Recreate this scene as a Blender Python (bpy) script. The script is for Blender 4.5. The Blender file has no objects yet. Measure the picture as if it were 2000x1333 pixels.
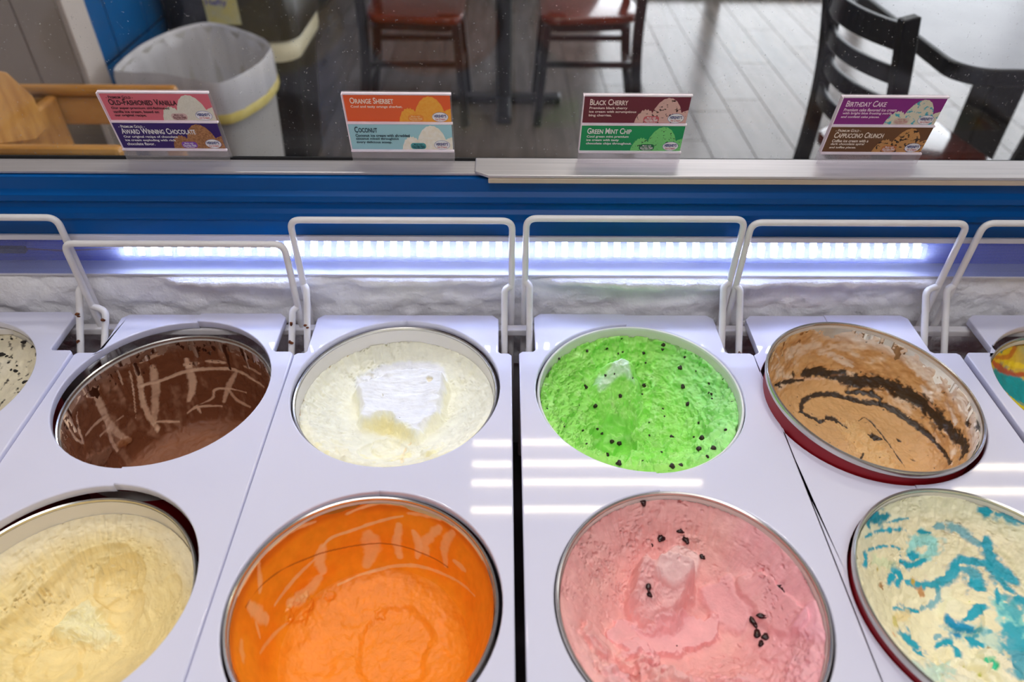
import bpy, bmesh, math, random
import numpy as np
from mathutils import Vector, Matrix

C = bpy.context.scene.collection
scene = bpy.context.scene
rad = math.radians

# ------------------------------------------------------------------ camera
H = 1.38            # camera height above the floor
ZP = 0.78           # top of the freezer's white cover plates
FPX = 1422.57       # focal length in pixels of a 2000 x 1333 frame
PITCH, YAW, ROLL = rad(40.30875), rad(-0.89655), rad(0.71087)

def cam_axes():
    cp, sp = math.cos(PITCH), math.sin(PITCH)
    fw = np.array([0, cp, -sp]); up = np.array([0, sp, cp]); rt = np.array([1.0, 0, 0])
    c, s = math.cos(YAW), math.sin(YAW)
    Z = np.array([[c, -s, 0], [s, c, 0], [0, 0, 1]])
    fw, up, rt = Z @ fw, Z @ up, Z @ rt
    c, s = math.cos(ROLL), math.sin(ROLL)
    return c * rt + s * up, -s * rt + c * up, fw
RT, UP, FW = cam_axes()
cam = bpy.data.cameras.new('camera')
cam.sensor_width = 36; cam.lens = FPX / 2000 * 36
cam.clip_start = 0.02; cam.clip_end = 60
cam.dof.use_dof = True; cam.dof.focus_distance = 0.86; cam.dof.aperture_fstop = 3.6
cam_ob = bpy.data.objects.new('camera', cam); C.objects.link(cam_ob)
M = Matrix(((RT[0], UP[0], -FW[0], 0), (RT[1], UP[1], -FW[1], 0), (RT[2], UP[2], -FW[2], H), (0, 0, 0, 1)))
cam_ob.matrix_world = M
scene.camera = cam_ob

def ray(x, y): return FW + RT * (x - 1000) / FPX - UP * (y - 666.5) / FPX
def on_z(x, y, z):
    d = ray(x, y); p = d * ((z - H) / d[2]); return np.array([p[0], p[1], z])
def on_Y(x, y, Y):
    d = ray(x, y); p = d * (Y / d[1]); return np.array([p[0], p[1], p[2] + H])
def project(P):
    P = np.asarray(P, float) - np.array([0, 0, H])
    z = P @ FW
    return 1000 + FPX * (P @ RT) / z, 666.5 - FPX * (P @ UP) / z

# ------------------------------------------------------------------ light
EXPOSURE = 0.12
SKY = 3.5
scene.view_settings.view_transform = 'Standard'
scene.view_settings.look = 'None'
scene.view_settings.gamma = 1
scene.view_settings.use_curve_mapping = False
scene.view_settings.exposure = EXPOSURE
W = bpy.data.worlds.new('world'); scene.world = W; W.use_nodes = True
bg = W.node_tree.nodes['Background']
bg.inputs['Color'].default_value = (0.97, 0.98, 1.0, 1); bg.inputs['Strength'].default_value = SKY
LED_POWER = 52.0
DOWN_POWER = 112.0
TUBE_POWER = 22.0
PANEL_POWER = 6.2

# ------------------------------------------------------------------ materials
def lin(c):
    c = np.asarray(c, float) / 255.0
    return np.where(c <= 0.04045, c / 12.92, ((c + 0.055) / 1.055) ** 2.4)
def rgba(c): return tuple(float(v) for v in lin(c)) + (1.0,)

def pmat(name, c1, c2=None, scale=12.0, rough=0.5, metal=0.0, bump=0.0, bscale=60.0, stretch=(1, 1, 1),
         coat=0.0, spec=0.5, lo=0.35, hi=0.65, detail=4.0, sss=0.0, ior=1.45):
    m = bpy.data.materials.new(name); m.use_nodes = True
    nt = m.node_tree; N = nt.nodes; Lk = nt.links
    b = N['Principled BSDF']
    b.inputs['Roughness'].default_value = rough; b.inputs['Metallic'].default_value = metal
    b.inputs['Specular IOR Level'].default_value = spec; b.inputs['Coat Weight'].default_value = coat
    b.inputs['IOR'].default_value = ior
    if sss:
        b.inputs['Subsurface Weight'].default_value = sss
        b.inputs['Subsurface Radius'].default_value = (0.01, 0.008, 0.006); b.inputs['Subsurface Scale'].default_value = 0.4
    tc = N.new('ShaderNodeTexCoord'); mp = N.new('ShaderNodeMapping')
    mp.inputs['Scale'].default_value = stretch
    Lk.new(tc.outputs['Object'], mp.inputs['Vector'])
    nz = N.new('ShaderNodeTexNoise'); nz.inputs['Scale'].default_value = scale; nz.inputs['Detail'].default_value = detail
    Lk.new(mp.outputs[0], nz.inputs['Vector'])
    cr = N.new('ShaderNodeValToRGB')
    cr.color_ramp.elements[0].position = lo; cr.color_ramp.elements[1].position = hi
    cr.color_ramp.elements[0].color = rgba(c1); cr.color_ramp.elements[1].color = rgba(c2 if c2 is not None else c1)
    Lk.new(nz.outputs['Fac'], cr.inputs['Fac']); Lk.new(cr.outputs['Color'], b.inputs['Base Color'])
    if bump:
        n2 = N.new('ShaderNodeTexNoise'); n2.inputs['Scale'].default_value = bscale; n2.inputs['Detail'].default_value = 5
        Lk.new(mp.outputs[0], n2.inputs['Vector'])
        bp = N.new('ShaderNodeBump'); bp.inputs['Strength'].default_value = bump; bp.inputs['Distance'].default_value = 0.002
        Lk.new(n2.outputs['Fac'], bp.inputs['Height']); Lk.new(bp.outputs[0], b.inputs['Normal'])
    return m

def emit_mat(name, color, strength):
    m = bpy.data.materials.new(name); m.use_nodes = True
    nt = m.node_tree; nt.nodes.clear()
    e = nt.nodes.new('ShaderNodeEmission'); o = nt.nodes.new('ShaderNodeOutputMaterial')
    e.inputs['Color'].default_value = tuple(color) + (1,); e.inputs['Strength'].default_value = strength
    nt.links.new(e.outputs[0], o.inputs[0])
    return m

def clear_mat(name, tint=(1, 1, 1), rough=0.0, base=0.04, dust=0.0, haze=0.0, haze_col=(1, 1, 1)):
    """thin clear sheet: see-through, mirror-like at the fresnel share, a little dust."""
    m = bpy.data.materials.new(name); m.use_nodes = True
    nt = m.node_tree; N = nt.nodes; Lk = nt.links; N.clear()
    o = N.new('ShaderNodeOutputMaterial')
    t = N.new('ShaderNodeBsdfTransparent'); t.inputs[0].default_value = tuple(tint) + (1,)
    g = N.new('ShaderNodeBsdfGlossy'); g.inputs['Roughness'].default_value = rough
    f = N.new('ShaderNodeFresnel')
    ge = N.new('ShaderNodeNewGeometry'); ma = N.new('ShaderNodeMath'); ma.operation = 'MULTIPLY_ADD'
    ma.inputs[1].default_value = -2; ma.inputs[2].default_value = 1; Lk.new(ge.outputs['Backfacing'], ma.inputs[0])
    po = N.new('ShaderNodeMath'); po.operation = 'POWER'; po.inputs[0].default_value = 1.27; Lk.new(ma.outputs[0], po.inputs[1]); Lk.new(po.outputs[0], f.inputs['IOR'])
    mx = N.new('ShaderNodeMixShader'); Lk.new(f.outputs[0], mx.inputs[0]); Lk.new(t.outputs[0], mx.inputs[1]); Lk.new(g.outputs[0], mx.inputs[2])
    last = mx
    if dust or haze:
        d = N.new('ShaderNodeBsdfDiffuse'); d.inputs[0].default_value = tuple(haze_col) + (1,)
        m2 = N.new('ShaderNodeMixShader')
        tc = N.new('ShaderNodeTexCoord')
        nz = N.new('ShaderNodeTexNoise'); nz.inputs['Scale'].default_value = 420; nz.inputs['Detail'].default_value = 1
        Lk.new(tc.outputs['Object'], nz.inputs['Vector'])
        mr = N.new('ShaderNodeMapRange'); mr.inputs['From Min'].default_value = 0.70; mr.inputs['From Max'].default_value = 0.80
        mr.inputs['To Min'].default_value = haze; mr.inputs['To Max'].default_value = max(haze, dust)
        Lk.new(nz.outputs['Fac'], mr.inputs['Value'])
        Lk.new(mr.outputs[0], m2.inputs[0]); Lk.new(mx.outputs[0], m2.inputs[1]); Lk.new(d.outputs[0], m2.inputs[2])
        last = m2
    Lk.new(last.outputs[0], o.inputs[0])
    return m

def vcol_mat(name, rough=0.5, bump=0.25, bscale=300.0, gloss_attr=False, sss=0.0, spec=0.4, mottle=0.06):
    """food surface: colour pattern of the food from a mesh attribute, plus fine grain."""
    m = bpy.data.materials.new(name); m.use_nodes = True
    nt = m.node_tree; N = nt.nodes; Lk = nt.links; b = N['Principled BSDF']
    a = N.new('ShaderNodeAttribute'); a.attribute_name = 'food_colour'
    tc = N.new('ShaderNodeTexCoord')
    nz = N.new('ShaderNodeTexNoise'); nz.inputs['Scale'].default_value = 90; nz.inputs['Detail'].default_value = 6
    Lk.new(tc.outputs['Object'], nz.inputs['Vector'])
    hs = N.new('ShaderNodeHueSaturation')
    mr = N.new('ShaderNodeMapRange'); mr.inputs['To Min'].default_value = 1 - mottle; mr.inputs['To Max'].default_value = 1 + mottle
    mr.inputs['From Min'].default_value = 0.3; mr.inputs['From Max'].default_value = 0.7
    Lk.new(nz.outputs['Fac'], mr.inputs['Value']); Lk.new(mr.outputs[0], hs.inputs['Value']); Lk.new(a.outputs['Color'], hs.inputs['Color'])
    Lk.new(hs.outputs[0], b.inputs['Base Color'])
    b.inputs['Specular IOR Level'].default_value = spec
    b.inputs['Roughness'].default_value = rough
    if gloss_attr:
        g = N.new('ShaderNodeAttribute'); g.attribute_name = 'food_rough'
        Lk.new(g.outputs['Fac'], b.inputs['Roughness'])
    if sss:
        b.inputs['Subsurface Weight'].default_value = sss
        b.inputs['Subsurface Radius'].default_value = (0.006, 0.005, 0.004); b.inputs['Subsurface Scale'].default_value = 0.5
    n2 = N.new('ShaderNodeTexNoise'); n2.inputs['Scale'].default_value = bscale; n2.inputs['Detail'].default_value = 4
    Lk.new(tc.outputs['Object'], n2.inputs['Vector'])
    bp = N.new('ShaderNodeBump'); bp.inputs['Strength'].default_value = bump; bp.inputs['Distance'].default_value = 0.0012
    Lk.new(n2.outputs['Fac'], bp.inputs['Height']); Lk.new(bp.outputs[0], b.inputs['Normal'])
    return m

MT = {}
MT['plate'] = pmat('white_plate_plastic', (222, 223, 245), (228, 228, 248), 3, rough=0.035, spec=0.5, bump=0.002, bscale=14)
MT['wire'] = pmat('white_coated_wire', (232, 228, 228), (240, 238, 238), 25, rough=0.35)
MT['rust'] = pmat('rust', (70, 30, 12), (120, 66, 30), 300, rough=0.9)
MT['frost'] = pmat('frost', (242, 241, 246), (252, 252, 255), 30, rough=0.8, bump=0.9, bscale=260)
MT['liner'] = pmat('freezer_liner', (196, 194, 200), (210, 208, 212), 8, rough=0.5)
MT['dark_liner'] = pmat('freezer_floor', (58, 50, 56), (78, 70, 76), 8, rough=0.7)
MT['blue'] = pmat('blue_plastic', (0, 78, 148), (0, 86, 160), 4, rough=0.3, spec=0.22)
MT['alu'] = pmat('brushed_aluminium', (188, 185, 190), (204, 200, 204), 6, rough=0.38, metal=0.55, stretch=(1, 60, 60))
MT['alu_line'] = pmat('pale_trim', (206, 204, 214), (216, 214, 222), 9, rough=0.4)
MT['black_seal'] = pmat('black_seal', (18, 18, 20), (28, 28, 30), 20, rough=0.6)
MT['rim'] = pmat('tin_rim', (196, 192, 184), (214, 212, 206), 20, rough=0.22, metal=0.85)
MT['rim_white'] = pmat('waxed_rim', (236, 236, 232), (246, 246, 244), 20, rough=0.4)
MT['tub_red'] = pmat('red_card', (150, 14, 26), (170, 20, 34), 8, rough=0.45)
MT['tub_white'] = pmat('waxed_card', (232, 228, 220), (242, 238, 232), 8, rough=0.4)
MT['choc_chip'] = pmat('chocolate_chip', (34, 22, 16), (58, 40, 28), 300, rough=0.45)
MT['cherry'] = pmat('black_cherry', (26, 8, 10), (60, 12, 18), 200, rough=0.25)
MT['cookie'] = pmat('cookie_crumb', (22, 20, 18), (44, 38, 32), 300, rough=0.8)
MT['black_wood'] = pmat('black_lacquer', (14, 14, 18), (26, 26, 32), 20, rough=0.32)
MT['seat_wood'] = pmat('red_brown_wood', (96, 30, 16), (124, 44, 22), 6, rough=0.16, stretch=(1, 8, 1), coat=0.5)
MT['honey_wood'] = pmat('honey_wood', (176, 120, 52), (206, 152, 80), 5, rough=0.35, stretch=(1, 9, 3), coat=0.2)
MT['table_top'] = pmat('grey_laminate', (112, 112, 122), (134, 134, 144), 4, rough=0.3)
MT['taupe'] = pmat('taupe_paint', (98, 84, 74), (108, 93, 82), 3, rough=0.6)
MT['trim'] = pmat('cream_trim', (196, 184, 176), (204, 193, 186), 4, rough=0.5)
MT['tile'] = pmat('blue_tile', (0, 84, 146), (0, 94, 158), 5, rough=0.3, bump=0.05, bscale=14)
MT['grout'] = pmat('blue_grout', (0, 48, 96), (0, 56, 104), 20, rough=0.8)
MT['bin_white'] = pmat('grey_white_bin', (176, 172, 168), (184, 181, 178), 4, rough=0.5)
MT['bag'] = pmat('white_bag', (188, 186, 190), (206, 204, 208), 18, rough=0.3, bump=0.5, bscale=40, stretch=(1, 1, 0.15))
MT['yellow_tie'] = pmat('yellow_drawstring', (206, 186, 96), (222, 206, 130), 20, rough=0.5)
MT['bin_black'] = pmat('black_bin', (16, 16, 18), (26, 26, 28), 10, rough=0.3)
MT['baseboard'] = pmat('black_baseboard', (22, 22, 26), (32, 32, 36), 10, rough=0.5)
MT['wall_paint'] = pmat('pale_wall', (150, 146, 144), (160, 156, 154), 3, rough=0.7)
MT['ceiling'] = pmat('ceiling_white', (176, 174, 172), (186, 184, 182), 3, rough=0.8)
MT['frame'] = pmat('window_frame', (70, 72, 84), (84, 86, 98), 4, rough=0.4, metal=0.4)
MT['mortar'] = pmat('floor_joint', (58, 50, 46), (68, 60, 56), 8, rough=0.8)
PLANKS = [pmat('plank_%s' % n, a, b, 3.5, rough=0.24, stretch=(5, 0.6, 1), bump=0.05, bscale=30, detail=7)
          for n, a, b in (('grey', (84, 75, 69), (108, 98, 92)), ('taupe', (80, 69, 62), (102, 91, 84)), ('pale', (88, 80, 76), (112, 104, 99)))]
MT['glass'] = clear_mat('case_glass', (0.96, 0.97, 0.97), dust=0.35, haze=0.006)
MT['window_glass'] = clear_mat('window_glass', (0.97, 0.98, 1.0))
MT['acrylic'] = clear_mat('clear_acrylic', (0.95, 0.93, 0.95), rough=0.06, haze=0.10, dust=0.14)

# ------------------------------------------------------------------ mesh helpers
class MB:
    def __init__(self): self.v = []; self.f = []
    def add(self, vs, fs):
        o = len(self.v); self.v += [tuple(map(float, p)) for p in vs]; self.f += [tuple(i + o for i in f) for f in fs]; return self
    def box(self, x0, x1, y0, y1, z0, z1, T=None):
        vs = [(x, y, z) for z in (z0, z1) for y in (y0, y1) for x in (x0, x1)]
        if T is not None: vs = [tuple(T @ Vector(p)) for p in vs]
        return self.add(vs, [(0, 2, 3, 1), (4, 5, 7, 6), (0, 1, 5, 4), (1, 3, 7, 5), (3, 2, 6, 7), (2, 0, 4, 6)])
    def prism(self, poly, z0, z1, T=None):
        n = len(poly)
        vs = [(p[0], p[1], z0) for p in poly] + [(p[0], p[1], z1) for p in poly]
        if T is not None: vs = [tuple(T @ Vector(p)) for p in vs]
        fs = [tuple(range(n - 1, -1, -1)), tuple(range(n, 2 * n))] + [(i, (i + 1) % n, n + (i + 1) % n, n + i) for i in range(n)]
        return self.add(vs, fs)
    def tube(self, pts, r, seg=12, caps=True):
        P = [np.asarray(p, float) for p in pts]; n = len(P)
        rs = r if hasattr(r, '__len__') else [r] * n
        T = []
        for i in range(n):
            t = P[min(i + 1, n - 1)] - P[max(i - 1, 0)]; T.append(t / (np.linalg.norm(t) + 1e-12))
        a = np.array([0, 0, 1.0]) if abs(T[0][2]) < 0.9 else np.array([1.0, 0, 0])
        u = np.cross(T[0], a); u /= np.linalg.norm(u); vs = []
        for i in range(n):
            u = u - T[i] * (u @ T[i]); u /= np.linalg.norm(u); w = np.cross(T[i], u)
            for k in range(seg):
                th = 2 * math.pi * k / seg
                vs.append(P[i] + rs[i] * (math.cos(th) * u + math.sin(th) * w))
        fs = [(i * seg + k, i * seg + (k + 1) % seg, (i + 1) * seg + (k + 1) % seg, (i + 1) * seg + k) for i in range(n - 1) for k in range(seg)]
        if caps: fs += [tuple(range(seg - 1, -1, -1)), tuple((n - 1) * seg + k for k in range(seg))]
        return self.add(vs, fs)
    def lathe(self, prof, seg=96, closed=False):
        n = len(prof); vs = []
        for r, z in prof:
            for k in range(seg):
                th = 2 * math.pi * k / seg; vs.append((r * math.cos(th), r * math.sin(th), z))
        fs = []
        for i in range(n if closed else n - 1):
            j = (i + 1) % n
            fs += [(i * seg + k, i * seg + (k + 1) % seg, j * seg + (k + 1) % seg, j * seg + k) for k in range(seg)]
        return self.add(vs, fs)
    def build(self, name, m, parent=None, smooth=False, bevel=0.0, seg=2, keep=None):
        me = bpy.data.meshes.new(name); me.from_pydata(self.v, [], self.f); me.update()
        bm = bmesh.new(); bm.from_mesh(me); bmesh.ops.recalc_face_normals(bm, faces=bm.faces)
        if bevel:
            es = [e for e in bm.edges if len(e.link_faces) == 2 and e.calc_face_angle(0) > 0.5 and not (keep and all(keep(v.co) for v in e.verts))]
            bmesh.ops.bevel(bm, geom=es, offset=bevel, segments=seg, profile=0.5, affect='EDGES', clamp_overlap=True)
        bm.to_mesh(me); bm.free()
        if smooth:
            me.shade_smooth()
            me.set_sharp_from_angle(angle=rad(40))
        me.materials.append(m)
        o = bpy.data.objects.new(name, me); C.objects.link(o)
        if parent is not None: o.parent = parent
        return o

def tag(o, label=None, cat=None, group=None, kind=None):
    if label: o['label'] = label
    if cat: o['category'] = cat
    if group: o['group'] = group
    if kind: o['kind'] = kind
    return o
def empty(name, loc=(0, 0, 0), rz=0, label=None, cat=None, group=None):
    o = bpy.data.objects.new(name, None); C.objects.link(o); o.location = tuple(map(float, loc)); o.rotation_euler = (0, 0, rz)
    o.empty_display_size = 0.05
    return tag(o, label, cat, group)
def struct(o): o['kind'] = 'structure'; return o
def copy_tree(o, parent=None):
    c = o.copy(); C.objects.link(c); c.parent = parent
    for ch in o.children: copy_tree(ch, c)
    return c
def round_path(pts, rr, n=6):
    """polyline with rounded corners"""
    P = [np.asarray(p, float) for p in pts]; out = [P[0]]
    for i in range(1, len(P) - 1):
        a = P[i - 1] - P[i]; b = P[i + 1] - P[i]; la, lb = np.linalg.norm(a), np.linalg.norm(b)
        q = min(rr, la * 0.45, lb * 0.45); A = P[i] + a / la * q; B = P[i] + b / lb * q
        for k in range(n + 1):
            t = k / n; out.append((1 - t) ** 2 * A + 2 * t * (1 - t) * P[i] + t * t * B)
    out.append(P[-1]); return out
def catmull(pts, n=8, closed=False):
    P = [np.asarray(p, float) for p in pts]; N = len(P); out = []
    for i in range(N if closed else N - 1):
        g = (lambda k: P[k % N]) if closed else (lambda k: P[max(0, min(N - 1, k))])
        a, b, c, d = g(i - 1), g(i), g(i + 1), g(i + 2)
        for k in range(n):
            t = k / n
            out.append(0.5 * (2 * b + (c - a) * t + (2 * a - 5 * b + 4 * c - d) * t * t + (3 * b - a - 3 * c + d) * t ** 3))
    if not closed: out.append(P[-1])
    return out
def rrect(x0, x1, y0, y1, r, n=6):
    out = []
    for cx, cy, a0 in ((x1 - r, y1 - r, 0), (x0 + r, y1 - r, 90), (x0 + r, y0 + r, 180), (x1 - r, y0 + r, 270)):
        for k in range(n + 1):
            a = rad(a0 + 90 * k / n); out.append((cx + r * math.cos(a), cy + r * math.sin(a)))
    return out

# ------------------------------------------------------------------ numpy noise
def _hash(ix, iy, iz, seed):
    h = (ix.astype(np.int64) * 374761393 + iy.astype(np.int64) * 668265263 + iz.astype(np.int64) * 2147483647 + seed * 144665) & 0xffffffff
    h = ((h ^ (h >> 13)) * 1274126177) & 0xffffffff
    h = h ^ (h >> 16)
    return (h & 0xffff) / 65535.0
def vnoise(x, y, z=None, seed=0):
    x = np.asarray(x, float); y = np.asarray(y, float)
    z = np.zeros_like(x) if z is None else np.asarray(z, float)
    ix, iy, iz = np.floor(x), np.floor(y), np.floor(z)
    fx, fy, fz = x - ix, y - iy, z - iz
    s = lambda t: t * t * t * (t * (t * 6 - 15) + 10)
    u, v, w = s(fx), s(fy), s(fz); r = 0
    for dx in (0, 1):
        for dy in (0, 1):
            for dz in (0, 1):
                r = r + _hash(ix + dx, iy + dy, iz + dz, seed) * (u if dx else 1 - u) * (v if dy else 1 - v) * (w if dz else 1 - w)
    return r * 2 - 1
def fbm(x, y, z=None, seed=0, o=4, g=0.5):
    a, s, n = 1.0, 0, 0
    z = np.zeros_like(x) if z is None else z
    for i in range(o):
        s = s + a * vnoise(x * 2 ** i + 3.7 * i, y * 2 ** i + 1.3 * i, z * 2 ** i, seed + i); n += a; a *= g
    return s / n
def ridged(x, y, seed=0, o=4):
    a, s, n = 1.0, 0, 0
    for i in range(o):
        s = s + a * (1 - np.abs(vnoise(x * 2 ** i + 5.1 * i, y * 2 ** i, None, seed + i)) * 2); n += a; a *= 0.5
    return s / n
def sstep(a, b, x):
    t = np.clip((x - a) / (b - a), 0, 1); return t * t * (3 - 2 * t)
def poly_sd(px, py, poly):
    """signed distance to polygon, positive inside"""
    poly = np.asarray(poly); n = len(poly); d = np.full(px.shape, 1e9); ins = np.zeros(px.shape, bool)
    for i in range(n):
        ax, ay = poly[i]; bx, by = poly[(i + 1) % n]
        ex, ey = bx - ax, by - ay; t = np.clip(((px - ax) * ex + (py - ay) * ey) / (ex * ex + ey * ey + 1e-12), 0, 1)
        d = np.minimum(d, np.hypot(px - ax - t * ex, py - ay - t * ey))
        c = ((ay > py) != (by > py)) & (px < (bx - ax) * (py - ay) / (by - ay + 1e-15) + ax); ins ^= c
    return np.where(ins, d, -d)
def line_d(V, pts):
    """distance of points V (n,3) to a 3D polyline; also the share along it"""
    d = np.full(len(V), 1e9); s = np.zeros(len(V)); pts = np.asarray(pts, float)
    for i in range(len(pts) - 1):
        a, b = pts[i], pts[i + 1]; e = b - a; t = np.clip(((V - a) @ e) / (e @ e + 1e-12), 0, 1)
        q = np.linalg.norm(V - a - t[:, None] * e, axis=1); m = q < d
        d[m] = q[m]; s[m] = (i + t[m]) / (len(pts) - 1)
    return d, s

# ================================================================== the room
YB, XR, YF, ZC, XL = 5.15, 4.8, -1.5, 2.88, -1.16
floor = struct(MB().box(XL - .1, XR + .1, YF - .1, YB + .1, -0.06, -0.008).build('floor', MT['mortar']))
random.seed(4)
pl_me = {}
PW, PL = 0.185, 1.25
xs = np.arange(XL, XR - 0.01, PW)
for i, x in enumerate(xs):
    off = random.random() * PL
    y = YF - off
    while y < YB:
        y0, y1 = max(y, YF), min(y + PL, YB)
        y += PL
        if y1 - y0 < 0.05 or y1 < 1.1 or x > 3.3: continue
        o = MB().box(x + 0.0015, min(x + PW, XR) - 0.0015, y0 + 0.0015, y1 - 0.0015, -0.008, 0.0).build('floor_plank', random.choice(PLANKS), floor, bevel=0.0012, seg=1)
struct(MB().box(XL, 3.4, YF, 1.1, -0.008, -0.0005).build('floor_underlay', MT['mortar'], floor))
MB().box(3.4, XR, YF, YB, -0.008, -0.0005).build('floor_plain', PLANKS[0], floor)

ceiling = struct(MB().box(XL - .1, XR + .1, YF - .1, YB + .1, ZC, ZC + .08).build('ceiling', MT['ceiling']))
wall_left = struct(MB().box(XL - 0.1, XL - 0.008, YF, YB, 0, ZC).build('wall_left', MT['grout']))
# vertical taupe boards, cream corner board, blue tiles
y = YF; bw = 0.187
edges = [2.015 - bw * k for k in range(0, 19)][::-1]
for a, b in zip(edges[:-1], edges[1:]):
    if b > YF: MB().box(XL - .008, XL, max(a, YF) + 0.0025, b - 0.0025, 0.0, ZC).build('wall_board', MT['taupe'], wall_left, bevel=0.002, seg=1)
trim_1 = struct(MB().box(XL - 0.008, XL + 0.014, 2.015, 2.125, 0, ZC).build('trim_1', MT['trim'], bevel=0.003))
TW, TH = 0.232, 0.302
yy = 2.25 - TW
k = 0
while yy < YB:
    a, b = max(yy, 2.125), min(yy + TW, YB)
    for r in range(5):
        if b - a > 0.01:
            MB().box(XL - 0.008, XL, a + 0.004, b - 0.004, r * TH + 0.004, (r + 1) * TH - 0.004).build('wall_tile', MT['tile'], wall_left, bevel=0.003, seg=2)
    yy += TW
MB().box(XL - 0.008, XL - 0.001, 2.125, YB, 5 * TH, ZC).build('wall_upper', MT['tile'], wall_left)
struct(MB().box(XL, XL + 0.016, 2.13, YB, 0, 0.11).build('baseboard_left', MT['baseboard'], bevel=0.004))
wall_right = struct(MB().box(XR, XR + .1, YF, YB, 0, 0.5).build('wall_right', MT['wall_paint']))
MB().box(XR, XR + .1, YF, YB, 2.5, ZC).build('wall_header', MT['wall_paint'], wall_right)
MB().box(XR, XR + .1, YF, 1.0, 0.5, 2.5).build('wall_pier', MT['wall_paint'], wall_right)
struct(MB().box(XL, XR, YF - .1, YF, 0, ZC).build('wall_front', MT['wall_paint']))
wall_back = struct(MB().box(XL, 0.62, YB, YB + .1, 0, ZC).build('wall_back', MT['wall_paint']))
MB().box(0.62, XR, YB, YB + .1, 2.45, ZC).build('wall_header', MT['wall_paint'], wall_back)
def window(n, fixed, a, b, z0, z1, axis):
    w = struct(empty('window_%d' % n))
    def bx(u0, u1, q0, q1, t0, t1, nm, m):
        if axis == 'y': MB().box(u0, u1, fixed + t0, fixed + t1, q0, q1).build(nm, m, w)
        else: MB().box(fixed + t0, fixed + t1, u0, u1, q0, q1).build(nm, m, w)
    f = 0.045
    bx(a, a + f, z0, z1, 0, .09, 'window_frame', MT['frame']); bx(b - f, b, z0, z1, 0, .09, 'window_frame', MT['frame'])
    bx(a + f, b - f, z0, z0 + f * .7, 0, .09, 'window_frame', MT['frame']); bx(a + f, b - f, z1 - f, z1, 0, .09, 'window_frame', MT['frame'])
    bx(a + f, b - f, z0 + f * .7, z1 - f, .04, .046, 'window_pane', MT['window_glass'])
for i, (a, b) in enumerate(((0.62, 1.40), (1.40, 2.42), (2.42, 3.6), (3.6, 4.8))): window(i + 1, YB, a, b, 0.0, 2.45, 'y')
for i, (a, b) in enumerate(((1.0, 3.05), (3.05, 5.1))): window(i + 5, XR, a, b, 0.5, 2.5, 'x')

# ceiling fixtures: open tube fittings and flat panels
tube_m = emit_mat('warm_tube', (1.0, 0.84, 0.58), TUBE_POWER)
panel_m = emit_mat('light_panel', (1.0, 0.98, 1.0), PANEL_POWER)
white_metal = pmat('white_metal', (228, 226, 222), (236, 234, 230), 6, rough=0.4)
def tube_fitting(x0, x1, ys, label):
    o = empty('ceiling_light', ((x0 + x1) / 2, sum(ys) / len(ys), ZC), 0, label, 'ceiling light')
    cx, cy = o.location.x, o.location.y
    MB().box(x0 - cx - .04, x1 - cx + .04, ys[0] - cy - .04, ys[-1] - cy + .04, -0.05, 0).build('housing', pmat('grey_housing', (96, 92, 90), (106, 102, 100), 6, rough=.5), o, bevel=.004)
    for yv in ys:
        MB().tube([(x0 - cx, yv - cy, -.075), (x1 - cx, yv - cy, -.075)], .013, 12).build('light_tube', tube_m, o, smooth=True)
        for e in (x0 - cx - .01, x1 - cx - .02):
            MB().box(e, e + .03, yv - cy - .018, yv - cy + .018, -.095, -.05).build('lamp_holder', white_metal, o)
tube_fitting(-0.16, 0.92, (1.95, 2.10, 2.21, 2.34), 'open tube ceiling light over the aisle in front of the freezer')
tube_fitting(2.0, 3.1, (2.05, 2.19), 'open two-tube ceiling light above the grey table by the windows')
def panel_light(x, y, w, d, label, g=None):
    o = empty('ceiling_panel_light', (x, y, ZC), 0, label, 'ceiling light', g)
    MB().box(-w / 2 - .02, w / 2 + .02, -d / 2 - .02, d / 2 + .02, -0.03, 0).build('frame', white_metal, o, bevel=.004)
    MB().box(-w / 2, w / 2, -d / 2, d / 2, -0.034, -0.0305).build('diffuser', panel_m, o)
panel_light(0.05, -0.45, 1.6, 0.6, 'added flat ceiling panel, unseen, lighting the freezer from its serving side')  # unseen panel, added to brighten frost, sill and signs from the serving side
down_m = emit_mat('added_downlight_lens', (1.0, 0.95, 0.88), DOWN_POWER)
def downlight(x, y, label):  # small strong lamps added out of view, so the ice cream shows relief
    o = empty('added_downlight', (x, y, ZC), 0, label, 'ceiling light')
    MB().lathe([(.085, -.004), (.115, -.006), (.118, 0), (.085, 0)], 40).build('trim_ring', white_metal, o, smooth=True)
    MB().lathe([(.0005, -.003), (.085, -.003)], 40).build('lens', down_m, o)
downlight(.42, 1.12, 'added round downlight, unseen, giving the mint and coffee tubs relief')
downlight(-.62, 1.08, 'added round downlight, unseen, giving the chocolate tub relief')
panel_light(1.2, 4.0, 1.2, 0.6, 'flat white ceiling panel light near the glass shopfront')

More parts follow.
